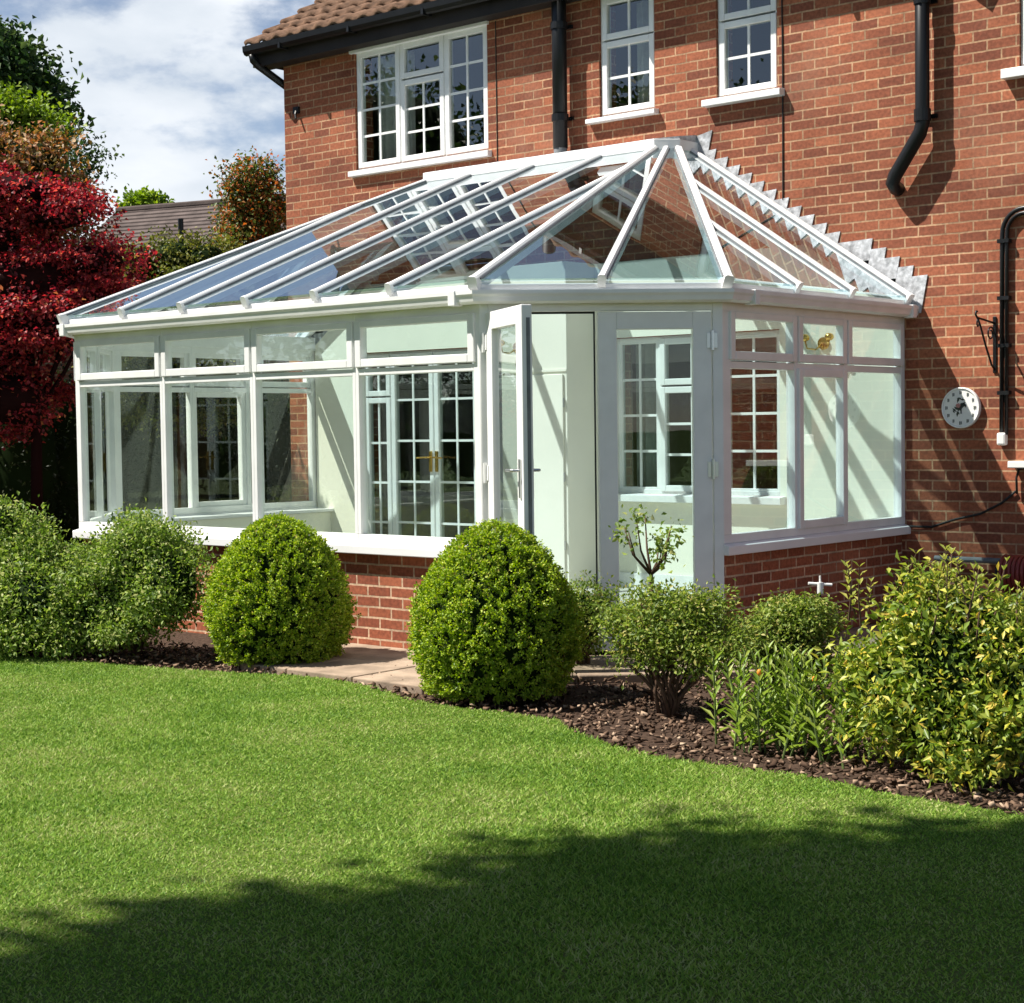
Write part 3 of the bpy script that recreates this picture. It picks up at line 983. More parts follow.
# eaves beam and gutter
m = MB(); ring(m, [(-.09, 2.352), (.045, 2.352), (.06, 2.44), (.06, 2.475), (-.09, 2.49)], 0, 5); m.build('eaves_beam', FR, cons, bevel=.004)
m = MB(); ring(m, [(.062, 2.44), (.062, 2.358), (.085, 2.346), (.113, 2.362), (.120, 2.392), (.131, 2.408), (.131, 2.432), (.121, 2.432), (.119, 2.413), (.109, 2.398), (.105, 2.372), (.085, 2.357), (.072, 2.366), (.072, 2.44)], 0, 5); m.build('gutter', FR, cons)
for i, s_ in ((2, 4.36), (2, .02), (4, .22), (4, 2.44)):
    a_, e_, nn_, _ = frame_of(i)
    mm = MB(a_, e_, nn_); mm.box(s_ - .03, s_ + .03, .055, .138, 2.339, 2.437)
    mm.build('gutter_bracket', FR, cons, bevel=.004)

# roof geometry
ZE, ZT = 2.492, 3.83
E = [np.array([*p, ZE]) for p in offp(.055)]
xl, xr, yr_ = .94, 3.545, -.38
dch = .13
RL, RR = np.array([xl, yr_, ZT]), np.array([xr, yr_, ZT])
RL2, RR2 = np.array([xl - dch, yr_ + dch, ZT]), np.array([xr + dch, yr_ + dch, ZT])
WL, WR = np.array([xl - dch, -.02, ZT]), np.array([xr + dch, -.02, ZT])
E0, E5 = E[0].copy(), E[5].copy(); E0[1] = E5[1] = -.02


def nrm(p, q_, r):
    n = np.cross(q_ - p, r - p); n /= np.linalg.norm(n)
    return n if n[2] > 0 else -n


def clip(poly, axis_n, d0, keep):
    out = []
    for i in range(len(poly)):
        p, q_ = poly[i], poly[(i + 1) % len(poly)]
        a_, b_ = np.dot(p, axis_n) - d0, np.dot(q_, axis_n) - d0
        if keep < 0: a_, b_ = -a_, -b_
        if a_ >= 0: out.append(p)
        if (a_ >= 0) != (b_ >= 0):
            out.append(p + (q_ - p) * (a_ / (a_ - b_)))
    return out


def roof_face(poly, cuts):
    """cuts: list of (normal, offset) plan planes splitting the face into panes; returns normal"""
    N = nrm(poly[0], poly[1], poly[2])
    pieces = [poly]
    for nv, d0 in cuts:
        nxt = []
        for p in pieces:
            for k in (1, -1):
                c = clip(p, np.array(nv), d0, k)
                if len(c) >= 3: nxt.append(c)
        pieces = nxt
    for p in pieces:
        mm = MB(); mm.prism([tuple(x_) for x_ in p], tuple(N * .018)); mm.build('roof_pane', 'roof_glass', cons)
    return N


def rafter(p0, p1, N, name='rafter', w=.048, over=.02):
    d = (p1 - p0) / np.linalg.norm(p1 - p0)
    mm = MB(); mm.beam(p0 - d * over, p1, w, -.055, .048, N)
    o = mm.build(name, FR, cons)
    for sg_ in (-1, 1):
        x_ = np.cross(d, N); x_ = x_ / np.linalg.norm(x_) * sg_ * (w / 2 + .005)
        mm = MB(); mm.beam(p0 + x_, p1 + x_, .010, .019, .027, N); mm.build('gasket', 'grey_pipe', o)
    mm = MB(); mm.beam(p0 - d * (over + .012), p0 - d * (over - .02), w + .006, -.03, .051, N); mm.build('end_cap', FR, o)
    return o


xs_f = [X1 * k / 6 for k in range(1, 6)]
Nf = roof_face([E[2], E[3], RR, RL], [((1, 0, 0), x) for x in xs_f])
NfR = None
sl = (ZT - ZE) / (yr_ - E[2][1])
for x in xs_f:
    yt = yr_
    if x < xl: yt = E[2][1] + (yr_ - E[2][1]) * (x - E[2][0]) / (xl - E[2][0])
    if x > xr: yt = E[3][1] + (yr_ - E[3][1]) * (E[3][0] - x) / (E[3][0] - xr)
    rafter(np.array([x, E[2][1], ZE]), np.array([x, yt, ZE + sl * (yt - E[2][1])]), Nf)
mid_top = (RR + RR2) / 2; mid_bot = (E[3] + E[4]) / 2
def vplane(p, q_):
    d = q_ - p; nv = np.array([d[1], -d[0], 0.0]); return nv, np.dot(nv, p)
Nq = roof_face([E[3], E[4], RR2, RR], [vplane(mid_bot, mid_top)])
rafter(mid_bot, mid_top, Nq)
mtl = (RL + RL2) / 2; mbl = (E[1] + E[2]) / 2
Nql = roof_face([E[1], E[2], RL, RL2], [vplane(mbl, mtl)])
rafter(mbl, mtl, Nql)
ys_s = (-1.70, -.95)
Nr = roof_face([E[4], E5, WR, RR2], [((0, 1, 0), y_) for y_ in ys_s])
Nl = roof_face([E0, E[1], RL2, WL], [((0, 1, 0), y_) for y_ in ys_s])
for y_ in ys_s:
    for (Ea, R2, sgn, NN) in ((E[4], RR2, 1, Nr), (E[1], RL2, -1, Nl)):
        u = (y_ - Ea[1]) / (R2[1] - Ea[1])
        top = Ea + (R2 - Ea) * u
        rafter(np.array([Ea[0], y_, ZE]), top, NN)
rafter(np.array([E[4][0], -.075, ZE]), np.array([WR[0], -.075, ZT]), Nr, 'wall_bar', .075)
rafter(np.array([E[1][0], -.075, ZE]), np.array([WL[0], -.075, ZT]), Nl, 'wall_bar', .075)
for p0, p1, N in ((E[3], RR, Nf + Nq), (E[4], RR2, Nq + Nr), (E[2], RL, Nf + Nql), (E[1], RL2, Nql + Nl)):
    rafter(p0, p1, N / np.linalg.norm(N), 'hip_bar', .06, .05)
# ridge box with chamfered ends, lead cover
pl = [(xl - dch - .04, -.004), (xl - dch - .04, yr_ + dch - .02), (xl - .02, yr_ - .05), (xr + .02, yr_ - .05), (xr + dch + .04, yr_ + dch - .02), (xr + dch + .04, -.004)]
m = MB(); m.prism([(x, y_, ZT + .0) for x, y_ in pl], (0, 0, .088)); m.build('ridge', FR, cons, bevel=.005)
m = MB()
pz = lambda y_: ZT + .093 + max(0, (y_ + .40)) * .15
inn = [(x + (.012 if x < 2 else -.012), min(y_ + .012, -.004)) for x, y_ in pl]
m.add([(x, y_, ZT + .089) for x, y_ in inn] + [(x, y_, pz(y_)) for x, y_ in inn], [(0, 1, 2, 3, 4, 5), (6, 7, 8, 9, 10, 11)] + [(i, (i + 1) % 6, (i + 1) % 6 + 6, i + 6) for i in range(6)])
m.build('ridge_lead', 'lead', cons)
# stepped lead flashing on the house wall, right and left
def flashing(sx_):
    X = lambda x: x if sx_ > 0 else X1 - x
    top = [(3.60, 3.90), (3.60, 4.0), (3.86, 4.005), (3.80, 3.86)]
    x, z_ = 3.90, 3.845
    pts = list(top)
    for k in range(16):
        ex_ = .10 if k >= 11 else 0
        tipx = 3.90 + .1165 * k + ex_ * .9; tz = 3.845 - .0785 * k
        pts.append((tipx - .20, tz - .004) if k == 11 else (tipx - .115, tz - .004))
        pts.append((tipx, tz + .004))
        pts.append((tipx - .045, tz - .055))
    pts += [(5.70, 2.46)]
    low = [(5.62, 2.46), (3.66, 3.82)]
    poly = pts + low
    rn = random.Random(2)
    # build as strip of thin quads: sawtooth upper edge to straight lower edge
    upp = pts
    def lowp(px_):
        t = min(max((px_ - 3.60) / (5.70 - 3.60), 0), 1)
        return (3.62 + t * (5.70 - 3.62) - .10, 3.80 + t * (2.42 - 3.80))
    mm = MB()
    for i in range(len(upp) - 1):
        (ax, az), (bx, bz) = upp[i], upp[i + 1]
        la, lb = lowp(ax), lowp(bx)
        if abs(bx - ax) < 1e-6 and abs(bz - az) < 1e-6: continue
        ya = -.006 - .010 * (i % 3 == 2)
        P4 = [(X(ax), -.014, az), (X(bx), -.014, bz), (X(lb[0]), -.02, lb[1]), (X(la[0]), -.02, la[1])]
        mm.add(P4, [(0, 1, 2, 3)])
    o = mm.build('lead_flashing', 'lead', cons)
    sm = o.modifiers.new('thick', 'SOLIDIFY'); sm.thickness = .004
    return o
def flashing2(sx_):
    """one leaf of lead per brick course, each lapping the next"""
    X = lambda x: x if sx_ > 0 else X1 - x
    mm = MB()
    def leaf(tx, tz, w, h, y0):
        pl = [(tx - w, tz - .02), (tx, tz), (tx - .055, tz - h), (tx - .055 - w * .55, tz - h - .0)]
        mm.prism([(X(p), y0, q_) for p, q_ in pl], (0, -.005, 0))
    for k in range(16):
        ex_ = .17 if k >= 11 else 0
        leaf(3.90 + .1165 * k + ex_, 3.845 - .0785 * k, .30 + ex_, .20 + (.09 if k >= 11 else 0), -.003 - .0012 * (k % 2) )
    mm.prism([(X(3.55), -.003, 3.94), (X(3.86), -.003, 4.005), (X(3.82), -.003, 3.84), (X(3.60), -.003, 3.80)], (0, -.006, 0))
    o = mm.build('lead_flashing', 'lead', cons)
    return o
flashing2(1); flashing2(-1)

# inside: plaster on the house wall, floor, skirting
m = MB()
topz = lambda x: min(2.98, 2.40 + (x + 1.05) * .74, 2.40 + (5.535 - x) * .74)
bx = sorted({-1.05, -.385, 1.175, 2.795, 4.505, 5.535, -.2662, 4.7512})
hol = [(-.385, 1.175, .12, 2.305), (2.795, 4.505, .945, 2.315)]
for i in range(len(bx) - 1):
    a0, a1 = bx[i], bx[i + 1]
    mid = (a0 + a1) / 2
    segs = [(.12, None)]
    for h in hol:
        if h[0] < mid < h[1]:
            segs = ([(.12, h[2])] if h[2] > .13 else []) + [(h[3], None)]
    for z0, z1 in segs:
        za, zb_ = (topz(a0), topz(a1)) if z1 is None else (z1, z1)
        m.prism([(a0, -.002, z0), (a1, -.002, z0), (a1, -.002, zb_), (a0, -.002, za)], (0, -.014, 0))
m.build('inner_wall_plaster', 'plaster', cons)
m = MB()
ip = offp(-.28)
m.prism([(ip[k][0], min(ip[k][1], -.02), .05) for k in range(6)], (0, 0, .07)); m.build('inner_floor', 'inner_floor', cons)
m = MB(); m.box(1.25, 1.74, -.034, -.017, .12, .25); m.box(2.58, 5.3, -.034, -.017, .12, .25); m.build('skirting', 'white_frame', cons)
# boxed-in pipe with cupboard door
box_ = empty('pipe_cupboard', (2.15, -.2, .12), 'cream boxed-in cupboard on inner wall behind the open doorway', 'cupboard')
m = MB(); m.prism([(1.72, -.42, .121), (1.72, -.018, .121), (2.60, -.018, .121), (2.60, -.42, .121)], (0, 0, 2.86)); m.build('casing', 'plaster', box_, bevel=.004)
m = MB(); m.box(1.80, 2.565, -.438, -.421, .2, 2.0); m.build('door', 'plaster', box_, bevel=.004)
m = MB(); m.box(1.74, 2.60, -.43, -.421, 2.025, 2.045); m.build('trim', 'plaster', box_)
for z_ in (.5, 1.1, 1.75):
    m = MB(); m.tube([(2.572, -.435, z_ - .04), (2.572, -.435, z_ + .04)], .007, 8); m.build('hinge', 'steel', box_)


def sconce(x, y, z, label):
    r = empty('wall_light', (x, y, z), label, 'wall light', 'brass wall lights inside the conservatory')
    m = MB(); m.disc((x, y, z), .05, -.018, -.001, 20); m.build('backplate', 'brass', r)
    for sg in (-1, 1):
        m = MB()
        m.tube([(x, y - .02, z), (x + sg * .03, y - .08, z - .05), (x + sg * .09, y - .11, z - .04), (x + sg * .11, y - .11, z + .02)], .007, 8)
        m.build('arm', 'brass', r, smooth=True)
        m = MB(); m.ball((x + sg * .11, y - .11, z + .045), .037, 12, 8, (1, 1, .85)); m.build('lamp_shade', 'brass', r, smooth=True)
    return r


sconce(4.92, -.016, 2.18, 'brass wall light seen through the middle side fanlight')
sconce(2.05, -.421, 2.25, 'brass wall light on cupboard wall beside the open door')

# ================================================================== THINGS ON THE WALL
ck = empty('wall_clock', (6.10, -.005, 1.645), 'round white patterned clock plate on brick wall, half in shadow', 'clock')
m = MB(); m.disc((6.10, 0, 1.645), .155, -.034, -.002, 40); m.build('face', 'ceramic', ck, bevel=.008)
m = MB()
T = np.linspace(0, 2 * math.pi, 41)
m.tube([(6.10 + .148 * math.cos(t), -.036, 1.645 + .148 * math.sin(t)) for t in T], .007, 8, False); m.build('rim', 'ceramic', ck, smooth=True)
rn = random.Random(9)
for k in range(12):
    t = k * math.pi / 6
    c = (6.10 + .115 * math.sin(t), -.0345, 1.645 + .115 * math.cos(t))
    m = MB(); w_ = rn.uniform(.006, .010)
    m.box(c[0] - w_, c[0] - w_ * .2, -.0375, -.0338, c[2] - .013, c[2] + .013); m.box(c[0] + w_ * .3, c[0] + w_, -.0372, -.0338, c[2] - .010, c[2] + .012)
    m.build('hour_mark', 'faded_ink', ck)
m = MB()
for k in range(38):
    t = rn.uniform(0, 6.28); r_ = rn.uniform(.0, .062)
    c = (6.09 + r_ * math.cos(t), 1.655 + r_ * math.sin(t))
    a_ = rn.uniform(0, 6.28); l_ = rn.uniform(.012, .024)
    dx, dz = math.cos(a_) * l_, math.sin(a_) * l_
    m.prism([(c[0] - dx, -.0342, c[1] - dz), (c[0] + dz * .4, -.0342, c[1] - dx * .4), (c[0] + dx, -.0342, c[1] + dz), (c[0] - dz * .4, -.0342, c[1] + dx * .4)], (0, -.002 - .0004 * (k % 4), 0))
m.build('leaf_pattern', 'ink', ck)
m = MB()
for k in range(5):
    t = k * 1.26
    m.ball((6.082 + .010 * math.cos(t), -.038, 1.662 + .010 * math.sin(t)), .009, 10, 6, (1, .25, 1))
m.build('rose_pattern', 'rose_pink', ck)
m = MB(); m.tube([(6.105, -.038, 1.68), (6.105, -.038, 1.60)], .004, 6); m.tube([(6.105, -.039, 1.645), (6.14, -.039, 1.665)], .004, 6); m.build('clock_hand', 'ink', ck)

cd = empty('cable_conduit', (6.44, 0, 1.4), 'black twin cable conduit curving over the brick wall to white end cap', 'conduit')
for dx, r_ in ((0, .017), (.036, .015)):
    pts = [(6.425 + dx, -.03, 1.44), (6.43 + dx, -.03, 2.9)]
    for t in np.linspace(0, math.pi / 2, 8)[1:]:
        pts.append((6.43 + dx + (.17 - dx) * (1 - math.cos(t)), -.03, 2.92 + (.18 - dx) * math.sin(t)))
    pts.append((7.6, -.03, 3.11 - dx))
    m = MB(); m.tube(pts, r_, 10); m.build('conduit', 'black_plastic', cd, smooth=True)
for z_ in (1.75, 2.1, 2.45, 2.87):
    m = MB(); m.box(6.40, 6.49, -.055, -.001, z_ - .014, z_ + .014); m.build('clip', 'black_plastic', cd)
m = MB(); m.box(6.395, 6.465, -.06, -.001, 1.36, 1.455); m.build('end_cap', 'ceramic', cd, bevel=.015)

sh = empty('wall_box', (6.65, 0, 1.2), 'white meter box lid on the brick wall at right edge', 'box')
m = MB(); m.box(6.51, 6.95, -.12, -.001, 1.195, 1.245); m.build('lid', 'ceramic', sh, bevel=.006)
m = MB(); m.tube([(6.545, -.03, 1.0), (6.54, -.03, 1.12), (6.56, -.03, 1.185), (6.6, -.03, 1.194)], .009, 8); m.build('cable', 'rubber', sh, smooth=True)

wc = MB()
wc.tube([(5.66, -.02, .735), (5.85, -.018, .735), (6.05, -.018, .80), (6.25, -.018, .845), (6.42, -.018, .93), (6.53, -.018, 1.02)], .009, 8)
tag(wc.build('cable', 'rubber', smooth=True), 'thin black cable sagging across brick wall from conservatory cill', 'cable')
m = MB(); m.tube([(5.90, -.06, .50), (8.4, -.06, .50)], .022, 10)
for x in (6.0, 6.7, 7.4): m.box(x - .01, x + .01, -.06, -.001, .49, .51)
tag(m.build('waste_pipe', 'grey_pipe', smooth=False), 'grey horizontal waste pipe low on the brick wall', 'pipe')

vn = empty('basket_bracket', (6.36, 0, 2.1), 'black iron hanging basket bracket with scroll beside the twin conduit', 'bracket')
m = MB(); m.box(6.347, 6.373, -.012, -.001, 1.90, 2.32); m.build('wall_bar', 'black_plastic', vn, bevel=.003)
m = MB(); m.tube([(6.36, -.012, 2.27), (6.36, -.15, 2.285), (6.36, -.30, 2.30), (6.36, -.325, 2.32), (6.36, -.32, 2.345), (6.36, -.30, 2.345)], .008, 8); m.build('arm', 'black_plastic', vn, smooth=True)
m = MB(); m.tube([(6.36, -.012, 1.93), (6.36, -.06, 1.96), (6.36, -.16, 2.10), (6.36, -.24, 2.23), (6.36, -.29, 2.295)], .008, 8); m.build('brace', 'black_plastic', vn, smooth=True)
m = MB(); m.tube([(6.36, -.02 - .055 + .055 * math.cos(t) * (1 - t / 14), 2.19 + .055 * math.sin(t) * (1 - t / 14)) for t in np.linspace(0, 8, 30)], .006, 7); m.build('scroll', 'black_plastic', vn, smooth=True)
m = MB(); m.tube([(6.36, -.30, 2.292), (6.36, -.305, 2.25), (6.36, -.29, 2.235), (6.36, -.275, 2.25)], .006, 7); m.build('hook', 'black_plastic', vn, smooth=True)

hr = empty('hose_reel', (6.75, -.3, .2), 'maroon garden hose wound on wall reel behind the yellow shrub', 'hose reel')
m = MB()
pts = []
for t in np.linspace(0, 2 * math.pi * 9, 9 * 20):
    pts.append((6.55 + t / (2 * math.pi * 9) * .30, -.25 + .125 * math.cos(t), .43 + .125 * math.sin(t)))
m.tube(pts, .016, 8); m.build('hose', 'hose_red', hr, smooth=True)
m = MB(); m.disc((6.525, -.25, .43), .10, -.008, .008, 24, 0); m.disc((6.93, -.25, .43), .155, -.008, .008, 24, 0); m.disc((6.75, -.25, .43), .1, -.17, .17, 20, 0)
m.build('drum', 'black_plastic', hr)
m = MB(); m.box(6.72, 6.78, -.25, -.002, .33, .36); m.box(6.70, 6.80, -.02, -.002, .2, .55); m.build('bracket', 'grey_pipe', hr)

# ================================================================== PLANTS
def topiary(cx, cy, r, h, label, seed):
    root = empty('topiary_bush', (cx, cy, 0), label, 'topiary', 'clipped box topiary by the lawn')
    rng = np.random.default_rng(seed)
    def prof(t):      # t 0 bottom .. 1 top -> radius factor
        return np.where(t < .36, .80 + .20 * np.sin(np.clip(t / .36, 0, 1) * math.pi / 2), np.clip(1 - (np.clip(t - .36, 0, 1) / .64) ** 1.65, 0, 1) ** .6)
    # solid near-black core, painted as the shade between the leaves
    R = []
    for t in np.linspace(.02, .97, 14):
        rr = r * float(prof(np.array(t))) * .86
        R.append([(cx + rr * math.cos(a_), cy + rr * math.sin(a_), .03 + t * (h - .03) * .94) for a_ in np.linspace(0, 2 * math.pi, 24, endpoint=False)])
    m = MB(); m.sweep(R, None); m.build('bush_shade_core', 'shade_green', root, smooth=True)
    n = 4000
    t = rng.uniform(0, 1, n * 3); keep = rng.uniform(0, 1, n * 3) < (prof(t) * .9 + .12); t = t[keep][:n]; n = len(t)
    a_ = rng.uniform(0, 2 * math.pi, n)
    lump = 1 + .03 * np.sin(a_ * 5 + t * 9 + seed) + .03 * np.sin(a_ * 11 - t * 17) + rng.normal(0, .045, n)
    rr = r * prof(t) * lump
    P = np.stack([cx + rr * np.cos(a_), cy + rr * np.sin(a_), .03 + t * (h - .03)], 1)
    dt = .02
    slope = (prof(np.clip(t + dt, 0, 1)) - prof(np.clip(t - dt, 0, 1))) * r / (2 * dt * h)
    Nn = unit(np.stack([np.cos(a_), np.sin(a_), -slope], 1) + np.array([0, 0, .25]))
    per = 17
    P2 = np.repeat(P, per, 0); N2 = np.repeat(Nn, per, 0); k = len(P2)
    P2 = P2 + rng.normal(size=(k, 3)) * .008 - N2 * rng.uniform(0, .03, (k, 1))
    Dd = unit(N2 * .9 + rng.normal(size=(k, 3)) * .65)
    Ln = unit(rng.normal(size=(k, 3)) * .75 + N2 * 1.1)
    ln = rng.uniform(.012, .023, k)
    ok = P2[:, 2] > .015
    V, Fc = leaf_geo(P2[ok], Dd[ok], Ln[ok], ln[ok], ln[ok] * .62)
    raw('foliage', V, Fc, 3, 'box_leaf', root)
    m = MB(); m.tube([(cx, cy, -.03), (cx, cy, .2)], .035, 8); m.build('trunk', 'bark', root)
    return root


topiary(3.37, -4.46, .46, .985, 'clipped egg-shaped box bush in front of the four-pane glazing, further left', 21)
topiary(5.46, -4.66, .47, 1.01, 'clipped box bush beside the open door, larger and nearer', 33)


def bush(name, cx, cy, blobs, clumps, per, size, spread, mat, label, cat, seed, core='shade_green', tips=None, group=None, stem_n=9, lo=.5, aspect=.5, core_s=.55, droop=0., upb=.3):
    root = empty(name, (cx, cy, 0), label, cat, group)
    B = [(cx + b[0], cy + b[1], b[2], *b[3:]) for b in blobs]
    foliage('foliage', mat, lobes(B, seed, 5, .25, .45), clumps, per, size, spread, root, seed, lo=lo, aspect=aspect, droop=droop, upb=upb)
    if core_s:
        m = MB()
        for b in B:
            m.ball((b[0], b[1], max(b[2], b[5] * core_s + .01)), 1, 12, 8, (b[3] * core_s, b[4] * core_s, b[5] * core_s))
        m.build('shade_core', core, root, smooth=True)  # dark solid lobes standing for the shade within the shrub
    rn = random.Random(seed)
    tp = []
    for k in range(stem_n):
        b = rn.choice(B)
        tp.append((b[0] + rn.uniform(-.7, .7) * b[3], b[1] + rn.uniform(-.7, .7) * b[4], max(.1, b[2] + rn.uniform(.2, .8) * b[5])))
    stems('stem', (cx, cy, -.03), tp, .012, 'twig', root, seed)
    return root


x, y = gp(134, 11.75)
bush('shrub', x, y, [(0, 0, .48, .52, .42, .48), (-.36, -.08, .40, .36, .34, .40), (.40, -.02, .50, .30, .3, .36), (.05, 0, .74, .34, .25, .23), (-.1, -.2, .3, .5, .3, .3)], 2300, 15, .034, .05, 'shrub_leaf', 'rounded yellow-green shrub under the left end glazing, nearer the first clipped bush', 'shrub', 41, core_s=.62)
x, y = gp(22, 11.95)
bush('shrub', x, y, [(0, 0, .42, .42, .36, .44), (-.35, 0, .55, .36, .3, .55), (.30, -.1, .35, .34, .3, .36), (-.28, 0, .90, .18, .16, .2), (0, -.15, .28, .5, .3, .28)], 2100, 15, .038, .055, 'shrub_leaf', 'leafy upright shrub at left edge below the red maple', 'shrub', 42, core_s=.6)
x, y = gp(582, 10.7)
bush('shrub', x, y, [(0, 0, .32, .2, .2, .30)], 300, 14, .028, .04, 'loose_leaf', 'small dark shrub tucked behind the nearer clipped bush', 'shrub', 43)
x, y = gp(668, 9.0)
bush('shrub', x, y, [(0, 0, .42, .33, .28, .22), (-.2, .0, .38, .2, .2, .2), (.24, .02, .36, .2, .2, .2), (.02, 0, .59, .22, .2, .09)], 1000, 15, .028, .048, 'loose_leaf', 'loose open shrub with bare lower stems in front of closed door', 'shrub', 44, core_s=.0, stem_n=22, lo=.25)
x, y = gp(785, 9.5)
bush('shrub', x, y, [(0, 0, .30, .31, .28, .28), (.02, 0, .46, .2, .18, .12)], 1000, 14, .026, .035, 'loose_leaf', 'low domed fine-leaved shrub against the shaded brick wall', 'shrub', 45, core_s=.55)
x, y = gp(958, 7.45)
big = bush('shrub', x, y, [(0, 0, .42, .44, .40, .42), (-.22, -.06, .32, .30, .28, .32), (.34, .0, .36, .36, .3, .36), (-.05, .05, .66, .36, .3, .18), (.24, .05, .54, .25, .25, .13), (.05, -.12, .22, .42, .3, .24)], 2600, 9, .046, .055, 'gold_leaf', 'large yellow-green leafy shrub at right edge of flower bed', 'shrub', 46, core_s=.62, aspect=.42)
# long upright shoots with paired leaves
rng = np.random.default_rng(12)
m = MB(); LP = []; LD = []; LN = []; LL = []
for k in range(36):
    a_ = rng.uniform(0, 2 * math.pi); rr = rng.uniform(0, .46)
    b = np.array([x - .10 + rr * math.cos(a_), y + rr * math.sin(a_) * .8, .56 + .14 * (1 - rr) - .14 * max(0, math.cos(a_) * rr)])
    t = b + np.array([rng.normal(0, .05), rng.normal(0, .05), rng.uniform(.16, .30)])
    m = MB(); m.tube([b, (b + t) / 2 + rng.normal(0, .008, 3), t], [.005, .004, .002], 6); m.build('shoot', 'twig', big)
    for j in range(6):
        f = .25 + .75 * j / 5
        p = b * (1 - f) + t * f
        th = rng.uniform(0, 6.28)
        for sg in (0, math.pi):
            LP.append(p); LD.append([math.cos(th + sg), math.sin(th + sg), .55 + .5 * f]); LN.append([-math.cos(th + sg) * .5, -math.sin(th + sg) * .5, 1]); LL.append(rng.uniform(.04, .07) * (1.15 - .45 * f))
LP, LD, LN, LL = map(np.array, (LP, LD, LN, LL))
V, Fc = leaf_geo(LP, LD, LN, LL, LL * .36)
raw('shoot_leaves', V, Fc, 3, 'shoot_leaf', big)


def lilies(u0, d0, label):
    cx, cy = gp(u0, d0)
    root = empty('lily_clump', (cx, cy, 0), label, 'lily plants')
    rng = np.random.default_rng(77)
    m = MB(); fl = MB(); LP = []; LD = []; LN = []; LL = []
    for k in range(46):
        b = np.array([cx + rng.normal(0, .17), cy + rng.normal(0, .10), -.02])
        h = rng.uniform(.24, .52)
        t = b + np.array([rng.normal(0, .05), rng.normal(0, .05), h])
        m.tube([b, (b + t) / 2 + rng.normal(0, .012, 3), t], [.006, .005, .004], 6)
        nl = int(h / .019)
        for j in range(nl):
            f = .12 + .88 * j / nl
            p = b * (1 - f) + t * f; th = j * 2.4 + rng.uniform(-.3, .3)
            LP.append(p); LD.append([math.cos(th), math.sin(th), .55 + 1.0 * f]); LN.append([-math.cos(th) * .6, -math.sin(th) * .6, 1]); LL.append(rng.uniform(.075, .12) * (1.1 - .4 * f))
        if k in (3, 9): fl.ball(t + np.array([0, 0, .012]), .012, 8, 6, (1, 1, 1.4))
    m.build('stem', 'green_stem', root)
    LP, LD, LN, LL = map(np.array, (LP, LD, LN, LL))
    V, Fc = leaf_geo(LP, LD, LN, LL, LL * .24)
    raw('leaves', V, Fc, 3, 'lily_leaf', root)
    fl.build('bud', 'flower_orange', root, smooth=True)


lilies(798, 7.95, 'upright lily stems with narrow leaves at front of the bark bed')

# small standard tree before the closed door
x, y = gp(651, 9.55)
r = empty('standard_rose', (x, y, 0), 'small standard rose tree with bare thin trunk before closed door', 'small tree')
m = MB()
m.tube([(x, y, -.03), (x + .005, y, .45), (x - .004, y, .70)], [.016, .013, .012], 8)
rn = random.Random(5)
brs = []
top = np.array([x - .004, y, .70])
for k in range(9):
    a_ = k * 2.399; l_ = rn.uniform(.1, .17)
    t = top + np.array([math.cos(a_) * l_, math.sin(a_) * l_, rn.uniform(.12, .34)])
    m.tube([top, (top + t) / 2 + np.array([math.cos(a_) * .03, math.sin(a_) * .03, -.02]), t], [.009, .006, .003], 6); brs.append(t)
m.build('trunk', 'twig', r, smooth=True)
B = [(t[0], t[1], t[2] - .02, .06, .06, .07, 1) for t in brs]
foliage('crown', 'shrub_leaf', B, 70, 4, .036, .03, r, 3, aspect=.6)

# white garden stake and a white flower
x, y = gp(820, 9.95)
g = empty('garden_tap', (x, y, 0), 'white T-shaped tap standing among shrubs by the brick wall', 'tap')
m = MB(); m.tube([(x, y, -.03), (x, y, .53)], .008, 8); m.build('post', 'black_plastic', g)
m = MB(); m.tube([(x - .07 * rt[0], y - .07 * rt[1], .60), (x + .07 * rt[0], y + .07 * rt[1], .59)], .009, 8); m.disc((x, y, .575), .02, -.035, .03, 16, 2); m.tube([(x, y, .60), (x, y, .645)], .006, 6); m.build('head', 'ceramic', g, smooth=False)

# ------------------------------------------------------------------ background trees
def tree(name, u, d, blobs, clumps, per, size, spread, mat, label, seed, trunk=.12, trunk_mat='bark', aspect=.65, lo=.45, core=None, group=None, droop=.1, lk_=6, flat=.75, upb=.4):
    cx, cy = gp(u, d)
    root = empty(name, (cx, cy, 0), label, 'tree', group)
    B = []
    for b in blobs:   # (u, v, ru px, rv px): crown lobes by bearing and height
        bx, by = gp(b[0], d + (b[4] if len(b) > 4 else 0))
        k = d / F_PX
        B.append((bx, by, hz(b[1], b[0], d), b[2] * k, b[2] * k, b[3] * k))
    foliage('crown', mat, lobes(B, seed, lk_, .25, .5, flat), clumps, per, size, spread, root, seed, lo=lo, aspect=aspect, droop=droop, upb=upb)
    if core:
        m = MB()
        for b in B: m.ball(b[:3], 1, 12, 8, (b[3] * .66, b[4] * .66, b[5] * .66))
        m.build('shade_core', core, root, smooth=True)  # solid balls coloured as the crown's inner shade
    top = max(B, key=lambda b: b[2])
    m = MB()
    m.tube([(cx, cy, -.06), (cx + .05, cy, B[0][2] * .5), (B[0][0], B[0][1], B[0][2])], [trunk, trunk * .8, trunk * .4], 9)
    for b in B[1:]:
        m.tube([(cx + .03, cy, B[0][2] * .55), ((cx + b[0]) / 2, (cy + b[1]) / 2, (B[0][2] * .5 + b[2]) / 2), b[:3]], [trunk * .5, trunk * .3, trunk * .12], 7)
    m.build('trunk', trunk_mat, root, smooth=True)
    return root


